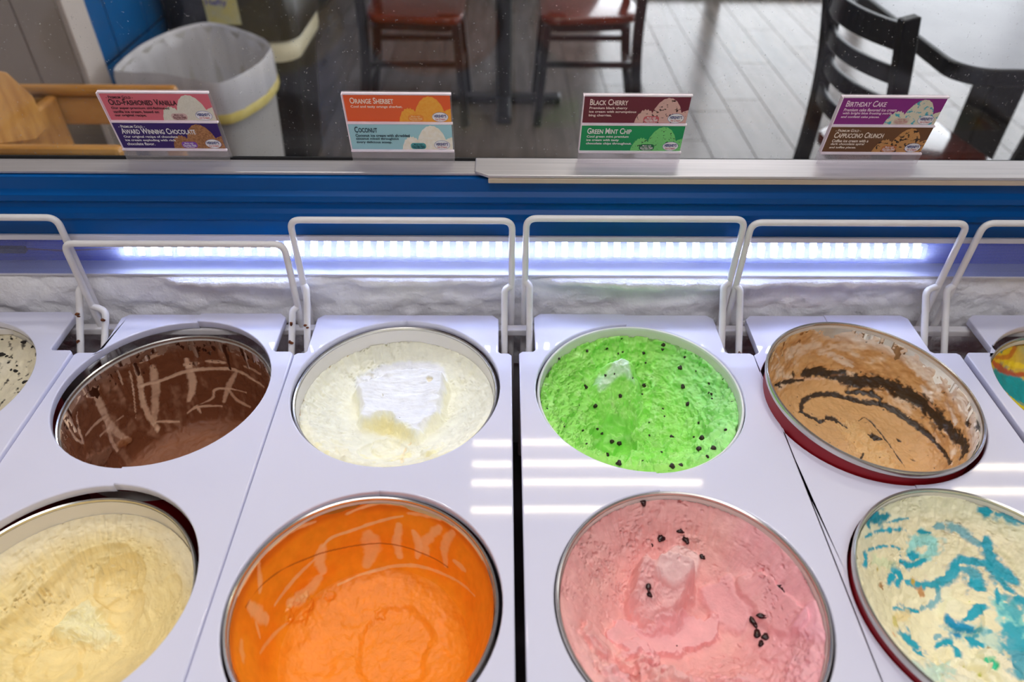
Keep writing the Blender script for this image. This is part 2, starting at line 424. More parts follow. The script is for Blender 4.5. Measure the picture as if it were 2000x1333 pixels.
# ================================================================== the freezer
FX0, FX1, FY0, FY1 = -1.05, 1.05, 0.12, 0.80
ZB = ZP - 0.28       # freezer floor the tubs stand on
fz = empty('ice_cream_freezer', (0, 0.46, 0), 0, 'blue and white ice cream dipping freezer holding the tubs', 'freezer')
def fpart(mb, name, m, **k):
    mb.v = [(a, b - 0.46, c) for a, b, c in mb.v]
    return mb.build(name, m, fz, **k)
fpart(MB().box(FX0, FX1, FY0, 0.875, 0.0, ZB - .04), 'base_cabinet', MT['liner'], bevel=.004)
fpart(MB().box(FX0, FX1, FY0 + .02, FY1, ZB - .04, ZB), 'freezer_floor', MT['dark_liner'])
fpart(MB().box(FX0, FX1, FY0, FY0 + .03, ZB - .04, ZP + .012), 'near_wall', MT['liner'], bevel=.004)
fpart(MB().box(FX0, FX0 + .03, FY0 + .03, FY1, ZB, ZP + .19), 'side_wall', MT['liner'])
fpart(MB().box(FX1 - .03, FX1, FY0 + .03, FY1, ZB, ZP + .19), 'side_wall', MT['liner'])
fpart(MB().box(FX0, FX1, 0.81, 0.875, ZB - .04, ZP + .150), 'customer_panel', MT['blue'], bevel=.004)
fpart(MB().box(FX0 + .03, FX1 - .03, 0.786, 0.81, ZB, ZP + .054), 'far_wall', MT['liner'])
# blue ribbed track above the lamp
prof = [(.776, .1135), (.776, .134), (.7725, .1375), (.7725, .1455), (.7775, .1500), (.7775, .1575), (.7735, .161), (.7735, .1685), (.779, .1735), (.779, .190), (.81, .190), (.81, .1135)]
mb = MB(); n = len(prof)
mb.add([(x, p[0], ZP + p[1]) for x in (FX0 + .03, FX1 - .03) for p in prof],
       [(i, (i + 1) % n, n + (i + 1) % n, n + i) for i in range(n)] + [tuple(range(n)), tuple(range(2 * n - 1, n - 1, -1))])
fpart(mb, 'sliding_track', MT['blue'], bevel=.0007)
fpart(MB().box(FX0 + .03, FX1 - .03, .7725, .81, ZP + .1065, ZP + .1135), 'lamp_trim', MT['alu_line'], bevel=.001)
fpart(MB().box(FX0 + .03, FX1 - .03, .7745, .786, ZP + .0515, ZP + .0545), 'lamp_trim', MT['alu_line'], bevel=.0008)
# lamp channel behind the ribbed cover
chan = pmat('lamp_channel_blue', (80, 105, 225), (92, 116, 235), 5, rough=0.4)
fpart(MB().box(FX0 + .03, FX1 - .03, .806, .81, ZP + .054, ZP + .1065), 'lamp_channel', chan)
# two aluminium sill rails, the nearer overlapping the other
fpart(MB().box(FX0, -0.018, .7845, .8165, ZP + .1905, ZP + .1945), 'sill_rail', MT['alu'], bevel=.0012)
xr0 = -0.024
mb = MB(); poly = [(xr0 - .010, .7825), (xr0 + .006, .7715), (FX1, .7700), (FX1, .8165), (xr0 - .010, .8165)]
mb.prism(poly, ZP + .1946, ZP + .1985); fpart(mb, 'sill_rail', MT['alu'], bevel=.0012)
fpart(MB().box(xr0 + .006, FX1, .7705, .7735, ZP + .1885, ZP + .1946), 'sill_lip', pmat('beige_lip', (196, 178, 158), (206, 190, 170), 8, rough=.5), bevel=.0008)
fpart(MB().box(FX0, FX1, .8165, .8195, ZP + .190, ZP + .1975), 'glass_seal', MT['black_seal'])
fpart(MB().box(FX0, FX1, .8275, .875, ZP + .150, ZP + .160), 'outer_rail', MT['alu'], bevel=.001)
LEAN = rad(11.2)
def lean_T(x, y, z): return Matrix.Translation((x, y, z)) @ Matrix.Rotation(LEAN, 4, 'X')
mb = MB().box(FX0 + .01, FX1 - .01, 0, .006, 0, .40, lean_T(0, .8205, ZP + .1905)); fpart(mb, 'glass_pane', MT['glass'])

# ribbed clear lamp cover
def cover_mat():
    m = bpy.data.materials.new('ribbed_lamp_cover'); m.use_nodes = True
    nt = m.node_tree; N = nt.nodes; L = nt.links; N.clear(); o = N.new('ShaderNodeOutputMaterial')
    t = N.new('ShaderNodeBsdfTransparent'); t.inputs[0].default_value = (.66, .74, 1, 1)
    tl = N.new('ShaderNodeBsdfTranslucent'); tl.inputs[0].default_value = (.50, .58, 1, 1)
    d = N.new('ShaderNodeBsdfDiffuse'); d.inputs[0].default_value = (.72, .74, 1, 1)
    g = N.new('ShaderNodeBsdfGlossy'); g.inputs['Roughness'].default_value = .15
    f = N.new('ShaderNodeFresnel'); f.inputs[0].default_value = 1.4
    m1 = N.new('ShaderNodeMixShader'); m1.inputs[0].default_value = .6; L.new(tl.outputs[0], m1.inputs[1]); L.new(d.outputs[0], m1.inputs[2])
    m2 = N.new('ShaderNodeMixShader'); m2.inputs[0].default_value = .25; L.new(t.outputs[0], m2.inputs[1]); L.new(m1.outputs[0], m2.inputs[2])
    m3 = N.new('ShaderNodeMixShader'); L.new(f.outputs[0], m3.inputs[0]); L.new(m2.outputs[0], m3.inputs[1]); L.new(g.outputs[0], m3.inputs[2])
    L.new(m3.outputs[0], o.inputs[0]); return m
mb = MB(); nr = 56; vs = []
for i in range(nr + 1):
    z = ZP + .0545 + (.1065 - .0545) * i / nr; yv = .7755 + (.0009 if i % 2 else 0)
    vs += [(FX0 + .03, yv, z), (FX1 - .03, yv, z)]
mb.add(vs, [(2 * i, 2 * i + 1, 2 * i + 3, 2 * i + 2) for i in range(nr)])
fpart(mb, 'lamp_cover', cover_mat())
led_body = emit_mat('lit_strip', (.86, .92, 1.0), LED_POWER * .009)
led_m = emit_mat('led_chip', (.90, .95, 1.0), LED_POWER * 1.3)
xa, xb = on_Y(237, 497, .79)[0], on_Y(1803, 505, .79)[0]
TT = Matrix.Translation((0, .7915, ZP + .0825)) @ Matrix.Rotation(rad(-14), 4, 'X')
strip = fpart(MB().box(xa, xb, -.003, .003, -.0095, .0095, TT), 'led_strip', led_body)
NL = 61
led0 = None
for i in range(NL):
    x = xa + .012 + (xb - xa - .024) * i / (NL - 1)
    if led0 is None:
        T2 = Matrix.Translation((0, -.46, 0)) @ TT
        led0 = MB().box(-.0036, .0036, -.0050, -.0031, -.0068, .0068, T2).build('led', led_m, strip); o = led0
    else:
        o = led0.copy(); C.objects.link(o); o.parent = strip
    o.location = (x, 0, 0)
fpart(MB().tube([(-.62, .79, ZP + .083), (-.56, .788, ZP + .081), (xa, .7905, ZP + .084)], .0012, 8), 'lamp_lead', pmat('red_lead', (90, 40, 80), (110, 50, 90), 30, rough=.5), smooth=True)
fpart(MB().box(-.645, -.608, .783, .791, ZP + .079, ZP + .087), 'lead_connector', MT['black_seal'], bevel=.0015)
fpart(MB().tube([(-1.0, .79, ZP + .082), (-.645, .788, ZP + .083)], .0014, 8), 'lamp_lead', MT['black_seal'], smooth=True)

# frost on the far wall
nx, nz = 620, 60
X, Z = np.meshgrid(np.linspace(FX0 + .03, FX1 - .03, nx), np.linspace(-.10, .0525, nz), indexing='ij')
patch = sstep(-.15, .25, fbm(X * 5, Z * 14, seed=3, o=3))
lip = sstep(.030, .044, Z + .006 * fbm(X * 40, Z * 40, seed=6)) * sstep(.0525, .049, Z) * sstep(-.25, .2, fbm(X * 6 + 9, Z * 0, seed=9, o=3))
th = .0045 + .0065 * patch + .0125 * lip + .0046 * fbm(X * 55, Z * 55, seed=5, o=5) + .0012 * ridged(X * 26, Z * 60, 8) + .003 * sstep(.0, -.02, Z)
crk = np.abs(fbm(X * 9, Z * 30, seed=21, o=4)); th -= .0014 * sstep(.02, .0, crk)
th = np.clip(th, .0003, None) * sstep(.0528, .0500, Z)
vs = np.stack([X, .786 - th - .0002, ZP + Z], -1).reshape(-1, 3)
fs = [(i * nz + j, (i + 1) * nz + j, (i + 1) * nz + j + 1, i * nz + j + 1) for i in range(nx - 1) for j in range(nz - 1)]
mb = MB(); mb.v = [tuple(p) for p in vs.tolist()]; mb.f = fs
o = fpart(mb, 'frost_layer', MT['frost'], smooth=False); o.data.shade_smooth(); o['label'] = 'lumpy white frost on the far wall'

# ================================================================== cover plates
TABS = {'cookies': (.03, .0285), 'choc': (.0295, .0255), 'coconut': (.0145, .0165), 'mint': (.0205, .034), 'capp': (.008, .035), 'rainbow': (.038, .03)}
COLS = [  # name, x0, x1, hole centres (x, y, r), halves (dz left, dz right)
    ('cookies', -.812, -.5318, [(-.684, .620, .1235), (-.684, .345, .1225)], 0.004, 0.004),
    ('choc', -.5312, -.2603, [(-.3985, .6215, .1215), (-.4000, .3560, .1205)], 0.000, 0.0025),
    ('coconut', -.2598, .0105, [(-.1266, .6245, .1228), (-.1235, .3455, .1235)], 0.0, 0.0),
    ('mint', .0195, .3128, [(.1605, .6150, .1222), (.1690, .3445, .1232)], 0.003, 0.001),
    ('capp', .3133, .5730, [(.4275, .6005, .1242), (.4410, .3440, .1240)], 0.0, 0.002),
    ('rainbow', .5800, .8560, [(.7180, .6180, .1235), (.7180, .345, .1225)], 0.003, 0.003)]
PLATE_LABEL = {
    'cookies': 'white plastic cover plate around the cookie-speckled ice cream tub',
    'choc': 'white plastic cover plate around the chocolate and pale yellow vanilla tubs',
    'coconut': 'white plastic cover plate around the white coconut and orange sherbet tubs',
    'mint': 'white plastic cover plate around the green mint chip and pink cherry tubs',
    'capp': 'white plastic cover plate around the coffee swirl and blue-streaked birthday cake tubs',
    'rainbow': 'white plastic cover plate around the yellow, red and teal ice cream tub'}
YFR, YNO, YBK = 0.155, 0.684, 0.7605
def half_plate(x0, tab, xc, holes, side):
    """outline of half a plate; side -1: from the outer edge x0 to the centre line"""
    s = 1 if side < 0 else -1
    pts = [(xc, YFR), (x0, YFR), (x0, YNO - .004), (x0 + s * .004, YNO), (x0 + s * (tab - .003), YNO), (x0 + s * tab, YNO + .003), (x0 + s * tab, YBK - .008), (x0 + s * (tab + .008), YBK), (xc, YBK)]
    for hx, hy, hr in holes:      # back hole first
        dx = xc - hx; a0 = math.acos(max(-1, min(1, dx / hr)))
        N = 40
        if side < 0:
            for k in range(N + 1):
                a = a0 + (2 * math.pi - 2 * a0) * k / N; pts.append((hx + hr * math.cos(a), hy + hr * math.sin(a)))
        else:
            for k in range(N + 1):
                a = a0 - 2 * a0 * k / N; pts.append((hx + hr * math.cos(a), hy + hr * math.sin(a)))
    return pts
for nm, x0, x1, holes, dl, dr in COLS:
    xc = holes[0][0]
    pt = empty('cover_plate', (xc, .46, ZP - .007), 0, PLATE_LABEL[nm], 'cover plate')
    for side, xx, dz in ((-1, x0, dl), (1, x1, dr)):
        hs = [(hx, hy, hr) for hx, hy, hr in holes]
        poly = half_plate(xx, TABS[nm][0 if side < 0 else 1], xc, hs, side)
        mb = MB().prism([(p[0] - xc, p[1] - .46) for p in poly], dz - .0035, .0045 + dz + .0025)
        o = mb.build('plate_half', MT['plate'], pt, bevel=.0016, seg=3, keep=lambda c: abs(c.x) < 1e-5)
        o.data.shade_smooth()
        for pg in o.data.polygons:
            if abs(pg.normal.z) > .9995: pg.use_smooth = False
for fx0, fx1, lb in ((FX0 + .033, -.8135, 'plain white filler strip without holes beside the cookie-speckled tub plate'), (.8575, FX1 - .033, 'plain white filler strip without holes beside the yellow and teal tub plate')):
    tag(MB().box(fx0, fx1, YFR, YBK, ZP - .0105, ZP).build('filler_plate', MT['plate'], bevel=.0016), lb, 'cover plate')
# rods the plates rest on
for nm, yv in (('a', .168), ('c', .748)):
    fpart(MB().box(FX0 + .03, FX1 - .03, yv - .006, yv + .006, ZP - .0215, ZP - .0108), 'support_bar', MT['wire'], bevel=.002)

# ================================================================== wire can holders
def holder(xl, xr, bl, br, yb, ztop, zj, label, rust=()):
    cx = (xl + xr) / 2
    o = empty('wire_can_holder', (cx, .757, ZB), 0, label, 'wire holder', 'white wire can holders rising behind the tubs')
    def part(pts, r, name):
        P = [(p[0] - cx, p[1] - .757, p[2] + ZP - ZB) for p in pts]
        return MB().tube(P, r, 14).build(name, MT['wire'], o, smooth=True)
    path = round_path([(xl, yb, -.278), (xl, yb, ztop), (xr, yb, ztop), (xr, yb, -.278)], .013, 8)
    part(path, .0041, 'bail')
    for xi, x, s in ((bl, xl, 1), (br, xr, -1)):
        b = part(round_path([(x, yb, zj + .003), (xi, yb - .005, zj), (xi, .698, -.03), (xi, .698, -.06)], .012, 6), .0043, 'brace')
        part([(xi, .698, -.045), (xi, yb, -.06)], .0036, 'tie_rod')
        for t, side in rust:
            if side != s: continue
            p = np.array([xi, yb - .006, zj]) * (1 - t) + np.array([xi, .698, -.03]) * t
            mb = MB(); rr = .0016 + .0012 * random.random()
            for i in range(5):
                q = p + np.array([random.uniform(-.0015, .0015), -.0035, .0026 + random.uniform(-.003, .003)]); w = rr * random.uniform(.5, 1)
                pr = [(w * math.sin(math.pi * k / 4), w * .5 * -math.cos(math.pi * k / 4)) for k in range(5)]
                ln = MB().lathe(pr, 8)
                mb.add([(q[0] + v[0] - cx, q[1] + v[1] - .757, q[2] + v[2] + ZP - ZB) for v in ln.v], ln.f)
            mb.build('rust_spot', MT['rust'], b, smooth=True)
random.seed(2)
holder(-.806, -.5325, -.80, -.541, .7605, .146, .045, 'white wire can holder beside the cookie-speckled tub', ((.35, -1), (.7, -1)))
holder(-.5310, -.2660, -.5120, -.2725, .7500, .1165, .018, 'lowest white wire can holder, behind the brown chocolate tub', ((.2, 1), (.25, -1), (.6, -1)))
holder(-.2560, .0105, -.2515, .0015, .7600, .1445, .046, 'white wire can holder behind the white coconut tub', ((.5, 1),))
holder(.0275, .2905, .0335, .2820, .7600, .148, .053, 'white wire can holder behind the green mint chip tub')
holder(.2995, .5620, .3045, .5455, .7600, .1435, .047, 'white wire can holder behind the coffee swirl tub', ((.85, 1),))
holder(.5820, .8500, .5720, .8400, .7600, .144, .048, 'white wire can holder behind the yellow and teal tub', ((.9, 1),))

# ================================================================== tubs and ice cream
RT_IN = 0.1165
def make_tub(cx, cy, rz, tilt, label, rim='rim', band=True, red=True):
    hh = ZP + rz - ZB
    tx, ty = math.tan(rad(tilt[0])), math.tan(rad(tilt[1]))
    def shear(mb):
        mb.v = [(x, y, z + (tx * x + ty * y) * max(0, z / hh)) for x, y, z in mb.v]; return mb
    o = empty('ice_cream_tub', (cx, cy, ZB), 0, label, 'tub')
    r0, r1 = .1115, .1185
    f = lambda z: r0 + (r1 - r0) * z / hh
    shear(MB().lathe([(f(0) - .004, 0), (f(0), .0), (f(hh - .006), hh - .006), (f(hh) - .0008, hh - .006), (f(.01) - .0008, .008), (0.001, .008)], 96)).build('tub_wall', MT['tub_red'] if red else MT['tub_white'], o, smooth=True)
    shear(MB().lathe([(f(.012) - .0012, .012), (RT_IN + .0008, hh - .003)], 96)).build('waxed_lining', MT['tub_white'], o, smooth=True)
    if band:
        z0, z1 = hh - .035, hh - .018
        shear(MB().lathe([(f(z0), z0), (f(z0) + .0006, z0), (f(z1) + .0006, z1), (f(z1), z1)], 96)).build('printed_band', MT['tub_white'], o, smooth=True)
    ring = [(.1178, hh - .009), (.1204, hh - .0085), (.1212, hh - .004), (.1208, hh - .0006), (.1196, hh + .0006), (.1182, hh - .0004), (.1176, hh - .003), (.1172, hh - .0095)]
    shear(MB().lathe(ring, 128, closed=True)).build('rim_ring', MT[rim], o, smooth=True)
    return o

class Ice:
    def __init__(s, cx, cy, rz, prof, tilt=(0, 0), base=(240, 230, 200), ns=150, nt=420, seed=1, slope=(0, 0), rough=.5):
        s.cx, s.cy, s.z0 = cx, cy, ZP + rz; s.seed = seed; s.tilt = (math.tan(rad(tilt[0])), math.tan(rad(tilt[1])))
        P = np.array(catmull([np.array(p, float) for p in prof], 24)); P[:, 0] = np.clip(P[:, 0], 0.0004, RT_IN)
        L = np.r_[0, np.cumsum(np.hypot(*np.diff(P, axis=0).T))]; u = np.linspace(0, L[-1], ns)
        r = np.interp(u, L, P[:, 0]); z = np.interp(u, L, P[:, 1])
        dr, dz = np.gradient(r), np.gradient(z); q = np.hypot(dr, dz); dr /= q; dz /= q
        th = np.linspace(0, 2 * math.pi, nt, endpoint=False)
        s.ns, s.nt = ns, nt
        s.r = np.repeat(r[:, None], nt, 1); s.th = np.repeat(th[None], ns, 0); s.u = np.repeat(u[:, None], nt, 1); s.umax = L[-1]
        s.nr, s.nz = -np.repeat(dz[:, None], nt, 1), np.repeat(dr[:, None], nt, 1)
        s.x, s.y = s.r * np.cos(s.th), s.r * np.sin(s.th); s.z = np.repeat(z[:, None], nt, 1).copy()
        s.edge = sstep(RT_IN, RT_IN - .012, s.r)            # 0 at the tub wall
        s.z += (slope[0] * s.x + slope[1] * s.y) * s.edge
        s.wall = 1 - s.nz                                    # 1 on steep walls
        s.d = np.zeros_like(s.z)
        s.col = np.repeat(np.repeat(lin(base)[None, None], ns, 0), nt, 1).astype(float)
        s.rg = np.full_like(s.z, rough)
    # final local coordinates
    def xyz(s):
        rr = np.clip(s.r + s.d * s.nr, 0, RT_IN); x, y = rr * np.cos(s.th), rr * np.sin(s.th)
        z = s.z + s.d * s.nz; return x, y, z + s.tilt[0] * x + s.tilt[1] * y
    def world(s):
        x, y, z = s.xyz(); return np.stack([x + s.cx, y + s.cy, z + s.z0], -1)
    def pick(s, pts):
        """photo pixels -> points on this surface (local)"""
        if not hasattr(s, '_w') or s._dirty:
            w = s.world(); s._w = w.reshape(-1, 3)
            a = np.roll(w, -1, 1) - np.roll(w, 1, 1); b = np.gradient(w, axis=0)
            n = np.cross(b, a); n = n.reshape(-1, 3)
            face = (n * (np.array([0, 0, H]) - s._w)).sum(1) > 0
            zz = (s._w - np.array([0, 0, H])) @ FW
            s._u, s._v = project(s._w); s._u = np.where(face, s._u, 1e6); s._zz = zz; s._dirty = False
        out = []
        for x, y in pts:
            k = np.argmin((s._u - x) ** 2 + (s._v - y) ** 2); out.append(s._w[k] - np.array([s.cx, s.cy, s.z0]))
        return np.array(out)
    def touch(s): s._dirty = True
    def rough(s, amp, fx, fy, kind='fbm', o=5, seed=0, mask=1, warp=0):
        """surface relief along the normal; fx around, fy along the profile (1/m)"""
        a, b = s.x * fx, s.y * fy
        if warp: a = a + warp * fbm(s.x * 30, s.y * 30, s.z * 30, seed=91); b = b + warp * fbm(s.x * 30 + 7, s.y * 30, s.z * 30, seed=92)
        n = fbm(a, b, s.z * (fx + fy) / 2, seed=s.seed * 13 + seed, o=o) if kind == 'fbm' else ridged(a, b + s.z * fy, s.seed * 13 + seed, o)
        s.d += 2.0 * amp * n * mask; s.touch(); return n
    def drag(s, amp, f_round, f_along, seed=0, mask=1, o=4):
        """drag marks: fine across the scoop's path around the tub"""
        n = fbm(np.cos(s.th) * f_round * .06, np.sin(s.th) * f_round * .06, s.u * f_along, seed=s.seed * 7 + seed, o=o)
        s.d += 2.0 * amp * n * mask; s.touch(); return n
    def cracks(s, depth, f_round, f_along, seed=0, mask=1, width=.12):
        """short tears across the scoop's path"""
        w = fbm(s.x * 60, s.y * 60, s.z * 60, seed=s.seed + 3) * .9
        n = vnoise(np.cos(s.th) * f_round * .06 + w, np.sin(s.th) * f_round * .06 + w, s.u * f_along, seed=s.seed * 5 + seed)
        g = sstep(.0, .35, fbm(s.x * 45, s.y * 45, s.z * 45, seed=s.seed + 17 + seed))
        m = sstep(width, 0, np.abs(n)) * g * mask
        s.d -= 1.6 * depth * m; s.touch(); return m
    def plateau(s, pts, h, soft=.006, jag=.0, tiltdir=None, raw=False):
        if raw: P = np.asarray(pts, float)
        else:      # where the raised top, not its foot, meets the sight line
            Q = s.pick(pts); W3 = Q + np.array([s.cx, s.cy, s.z0]); e = (np.array([0, 0, H]) - W3); P = (Q + e * (.85 * h / e[:, 2:3]))[:, :2]
        P = np.array(catmull(P, 6, True))
        x, y = s.x, s.y
        if jag:
            x = x + jag * fbm(s.x * 70, s.y * 70, seed=s.seed + 41); y = y + jag * fbm(s.x * 70 + 5, s.y * 70, seed=s.seed + 42)
        sd = poly_sd(x, y, P); m = sstep(-soft, soft, sd)
        hh = h
        if tiltdir is not None:
            c = P.mean(0); hh = h * np.clip(1 + (s.x - c[0]) * tiltdir[0] + (s.y - c[1]) * tiltdir[1], .15, 3)
        s.z += hh * m; s.touch(); return m
    def flakes(s, n, cx, cy, sx, sy, r0, r1, h, seed, cols, jag=.006):
        """torn flat flakes lying on the surface"""
        rng = np.random.RandomState(seed)
        for i in range(n):
            a = rng.uniform(-1, 1) * sx + cx; b = rng.uniform(-1, 1) * sy + cy
            if math.hypot(a, b) > .098: continue
            r = rng.uniform(r0, r1); e = rng.uniform(.55, 1.0); ro = rng.uniform(0, math.pi)
            P = []
            for k in range(9):
                t = 2 * math.pi * k / 9; q = r * rng.uniform(.65, 1.15); u, v = q * math.cos(t), q * e * math.sin(t)
                P.append((a + u * math.cos(ro) - v * math.sin(ro), b + u * math.sin(ro) + v * math.cos(ro)))
            d = rng.uniform(-90, 90, 2)
            m = s.plateau(P, h * rng.uniform(.5, 1.2), .0020, jag, (d[0] * .5, d[1] * .5), raw=True)
            s.paint(.5 * m, cols[i % len(cols)])
    def mask(s, pts, soft=.004, jag=.002):
        P = np.array(catmull(s.pick(pts)[:, :2], 6, True))
        x = s.x + jag * fbm(s.x * 90, s.y * 90, seed=s.seed + 51); y = s.y + jag * fbm(s.x * 90 + 5, s.y * 90, seed=s.seed + 52)
        return sstep(-soft, soft, poly_sd(x, y, P))
    def scoop(s, c, r, depth, e=1.0):
        p = s.pick([c])[0]; q = np.hypot(s.x - p[0], (s.y - p[1]) * e) / r
        s.z -= depth * np.sqrt(np.clip(1 - q * q, 0, 1)); s.touch(); return sstep(1.0, .85, q)
    def trough(s, pts, w, depth):
        P = s.pick(pts); V = np.stack([s.x, s.y, s.z * 0], -1).reshape(-1, 3); P = P.copy(); P[:, 2] = 0
        d, _ = line_d(V, np.array(catmull(P, 6))); q = d.reshape(s.x.shape) / w
        s.z -= depth * np.sqrt(np.clip(1 - q * q, 0, 1)); s.touch(); return sstep(1.0, .8, q)
    def stroke(s, pts, w, col, jag=.35, alpha=1.0, soft=.35, lift=0, rough=None, taper=True, jf=220):
        P = s.pick(pts) if len(pts) > 1 else np.repeat(s.pick(pts), 2, 0) + np.array([[-.0003, 0, 0], [.0003, 0, 0]])
        if len(P) > 2: P = np.array(catmull(P, 6))
        x, y, z = s.xyz(); V = np.stack([x, y, z], -1).reshape(-1, 3)
        d, t = line_d(V, P); d = d.reshape(s.x.shape); t = t.reshape(s.x.shape)
        ww = 1.6 * w * (1 + jag * 1.6 * fbm(s.x * jf, s.y * jf, s.z * jf, seed=s.seed + 61, o=3))
        if taper: ww = ww * (.45 + .55 * np.sin(np.clip(t, .04, .96) * math.pi) ** .6)
        m = sstep(ww * (1 + soft), ww * (1 - soft), d) * alpha
        s.paint(m, col)
        if lift: s.d += lift * m; s.touch()
        if rough is not None: s.rg += (rough - s.rg) * m
        return m
    def paint(s, m, col): s.col += (lin(col) - s.col) * np.clip(m, 0, 1)[..., None]
    def build(s, name, m, label):
        x, y, z = s.xyz(); ns, nt = s.ns, s.nt
        base = s.z0 - ZB - .014
        V = np.stack([x, y, z], -1).reshape(-1, 3)
        ring = V[-nt:].copy(); ring[:, 2] = -base; ring[:, :2] *= .1105 / RT_IN
        low = np.array([[0, 0, -base]]); V = np.vstack([V, ring, low])
        V[:, 2] += base
        i = np.arange(ns)[:, None] * nt; k = np.arange(nt)[None]; k2 = (k + 1) % nt
        q = np.stack([i + k, i + k2, i + nt + k2, i + nt + k], -1)
        q = q[:, :, :].reshape(-1, 4)                        # includes the skirt down to the base
        q = q[:, ::-1]
        nq = len(q); tri = np.stack([np.full(nt, ns * nt + nt), (ns * nt + np.arange(nt)), (ns * nt + (np.arange(nt) + 1) % nt)], -1)[:, ::-1]
        cen = np.stack([(np.arange(nt) + 1) % nt, np.arange(nt)], -1)
        me = bpy.data.meshes.new(name)
        me.vertices.add(len(V)); me.vertices.foreach_set('co', V.ravel().astype(np.float32))
        loops = np.r_[q.ravel(), tri.ravel()].astype(np.int32); me.loops.add(len(loops)); me.loops.foreach_set('vertex_index', loops)
        st = np.r_[np.arange(nq) * 4, nq * 4 + np.arange(nt) * 3].astype(np.int32)
        me.polygons.add(len(st)); me.polygons.foreach_set('loop_start', st)
        me.update(calc_edges=True); me.validate(); me.shade_smooth()
        col = np.ones((len(V), 4), np.float32); col[:ns * nt, :3] = np.clip(1 - (1 - np.clip(s.col.reshape(-1, 3), 0, 1)) ** 1.4 + .010, 0, .96); col[ns * nt:, :3] = col[ns * nt - 1, :3]
        a = me.attributes.new('food_colour', 'FLOAT_COLOR', 'POINT'); a.data.foreach_set('color', col.ravel())
        g = np.full(len(V), .5, np.float32); g[:ns * nt] = np.clip(s.rg.reshape(-1), .05, 1)
        b = me.attributes.new('food_rough', 'FLOAT', 'POINT'); b.data.foreach_set('value', g)
        me.materials.append(m)
        o = bpy.data.objects.new(name, me); C.objects.link(o); o.location = (s.cx, s.cy, ZB + .014)
        s.ob = o; s.base = base
        return tag(o, label, 'ice cream')
    def put(s, pts): 
        """places on the finished surface, in the ice cream object's own frame"""
        P = s.pick(pts); P[:, 2] += s.base; return P
def crop(ox, oy, k): return lambda *pts: [(ox + a / k, oy + b / k) for a, b in pts]
PX = 0.00062     # rough size of a photo pixel at the far row, in metres
PF = 0.00047     # at the near row

soft_m = vcol_mat('soft_ice_cream', rough=.55, bump=.22, bscale=420)
rough_m = vcol_mat('crumbly_ice_cream', rough=.6, bump=.45, bscale=330)
wet_m = vcol_mat('melted_ice_cream', gloss_attr=True, bump=.10, bscale=260, spec=.5)

def lump(seed, r, squash=.7):
    """small irregular chunk"""
    rng = np.random.RandomState(seed); bm = bmesh.new(); bmesh.ops.create_icosphere(bm, subdivisions=2, radius=r)
    for v in bm.verts:
        n = v.co.normalized(); v.co *= 1 + .22 * math.sin(n.x * 3 + seed) * math.cos(n.y * 4 + seed * 2) + rng.uniform(-.1, .1)
        v.co.z *= squash
    me = bpy.data.meshes.new('chunk'); bm.to_mesh(me); bm.free(); me.shade_smooth(); return me

# ---- coconut (white)
K = crop(540, 600, 3.808)
tub = make_tub(-.1275, .6242, -.008, (0, 0), 'ice cream tub with tin rim holding the white coconut ice cream')
I = Ice(-.1275, .6242, -.008, [(0, -.066), (.04, -.063), (.072, -.052), (.095, -.038), (.108, -.028), (RT_IN, -.022)], base=(255, 237, 206), seed=3, slope=(.02, -.10))
I.rough(.0022, 18, 18, o=4, seed=1)
I.z += .010 * sstep(.02, -.10, I.y) * I.edge
P1 = K((580, 540), (640, 500), (780, 440), (920, 410), (1100, 410), (1240, 450), (1250, 560), (1210, 780), (1100, 880), (1030, 950), (900, 870), (820, 800), (640, 830), (600, 680))
m = I.plateau(P1, .026, .007, .004, (0, 5)); m2 = I.mask(P1, .003, .003)
I.rough(.0013, 120, 120, seed=5, mask=(1 - m2) * sstep(.05, .085, I.r), warp=2)
I.drag(.0014, 900, 90, seed=4, mask=sstep(.065, .1, I.r) * sstep(.2, -.4, I.x / .1))
I.rough(.0009, 45, 160, seed=8, mask=m2)
mc = I.mask(K((640, 930), (700, 840), (830, 820), (1010, 920), (980, 1000), (820, 960)), .006, .004)
I.rough(.0028, 150, 150, seed=11, mask=mc)
I.scoop(K((800, 1090))[0], .03, .008)
I.cracks(.0025, 900, 60, 1, sstep(.06, .09, I.r) * sstep(.03, -.02, I.x)); I.cracks(.0015, 900, 60, 2, 1 - m2)
I.flakes(8, 0, -.06, .07, .035, .010, .020, .004, 7, ((255, 238, 206), (253, 232, 190)), .006)
I.stroke(K((1000, 1010), (950, 1080), (920, 1190)), .0012, (236, 214, 170), lift=-.0015)
I.paint(.9 * m2, (255, 251, 244)); I.paint(.8 * mc, (250, 226, 162))
I.paint(.45 * sstep(.2, .5, fbm(I.x * 60, I.y * 60, seed=77)) * sstep(-.02, -.07, I.y), (250, 226, 150))
I.stroke(K((1090, 515), (1140, 540), (1190, 520)), .002, (226, 214, 180), lift=-.003)
I.stroke(K((640, 510), (700, 500), (740, 540), (790, 660)), .0012, (232, 228, 214), lift=-.002)
I.stroke(K((380, 430)), .0015, (150, 130, 70)); I.stroke(K((145, 770), (150, 800)), .0014, (190, 150, 90)); I.stroke(K((175, 685)), .0012, (150, 130, 80)); I.stroke(K((530, 355)), .0012, (190, 160, 100))
I.build('coconut_ice_cream', soft_m, 'white coconut ice cream with a flat frosty block left in the middle')

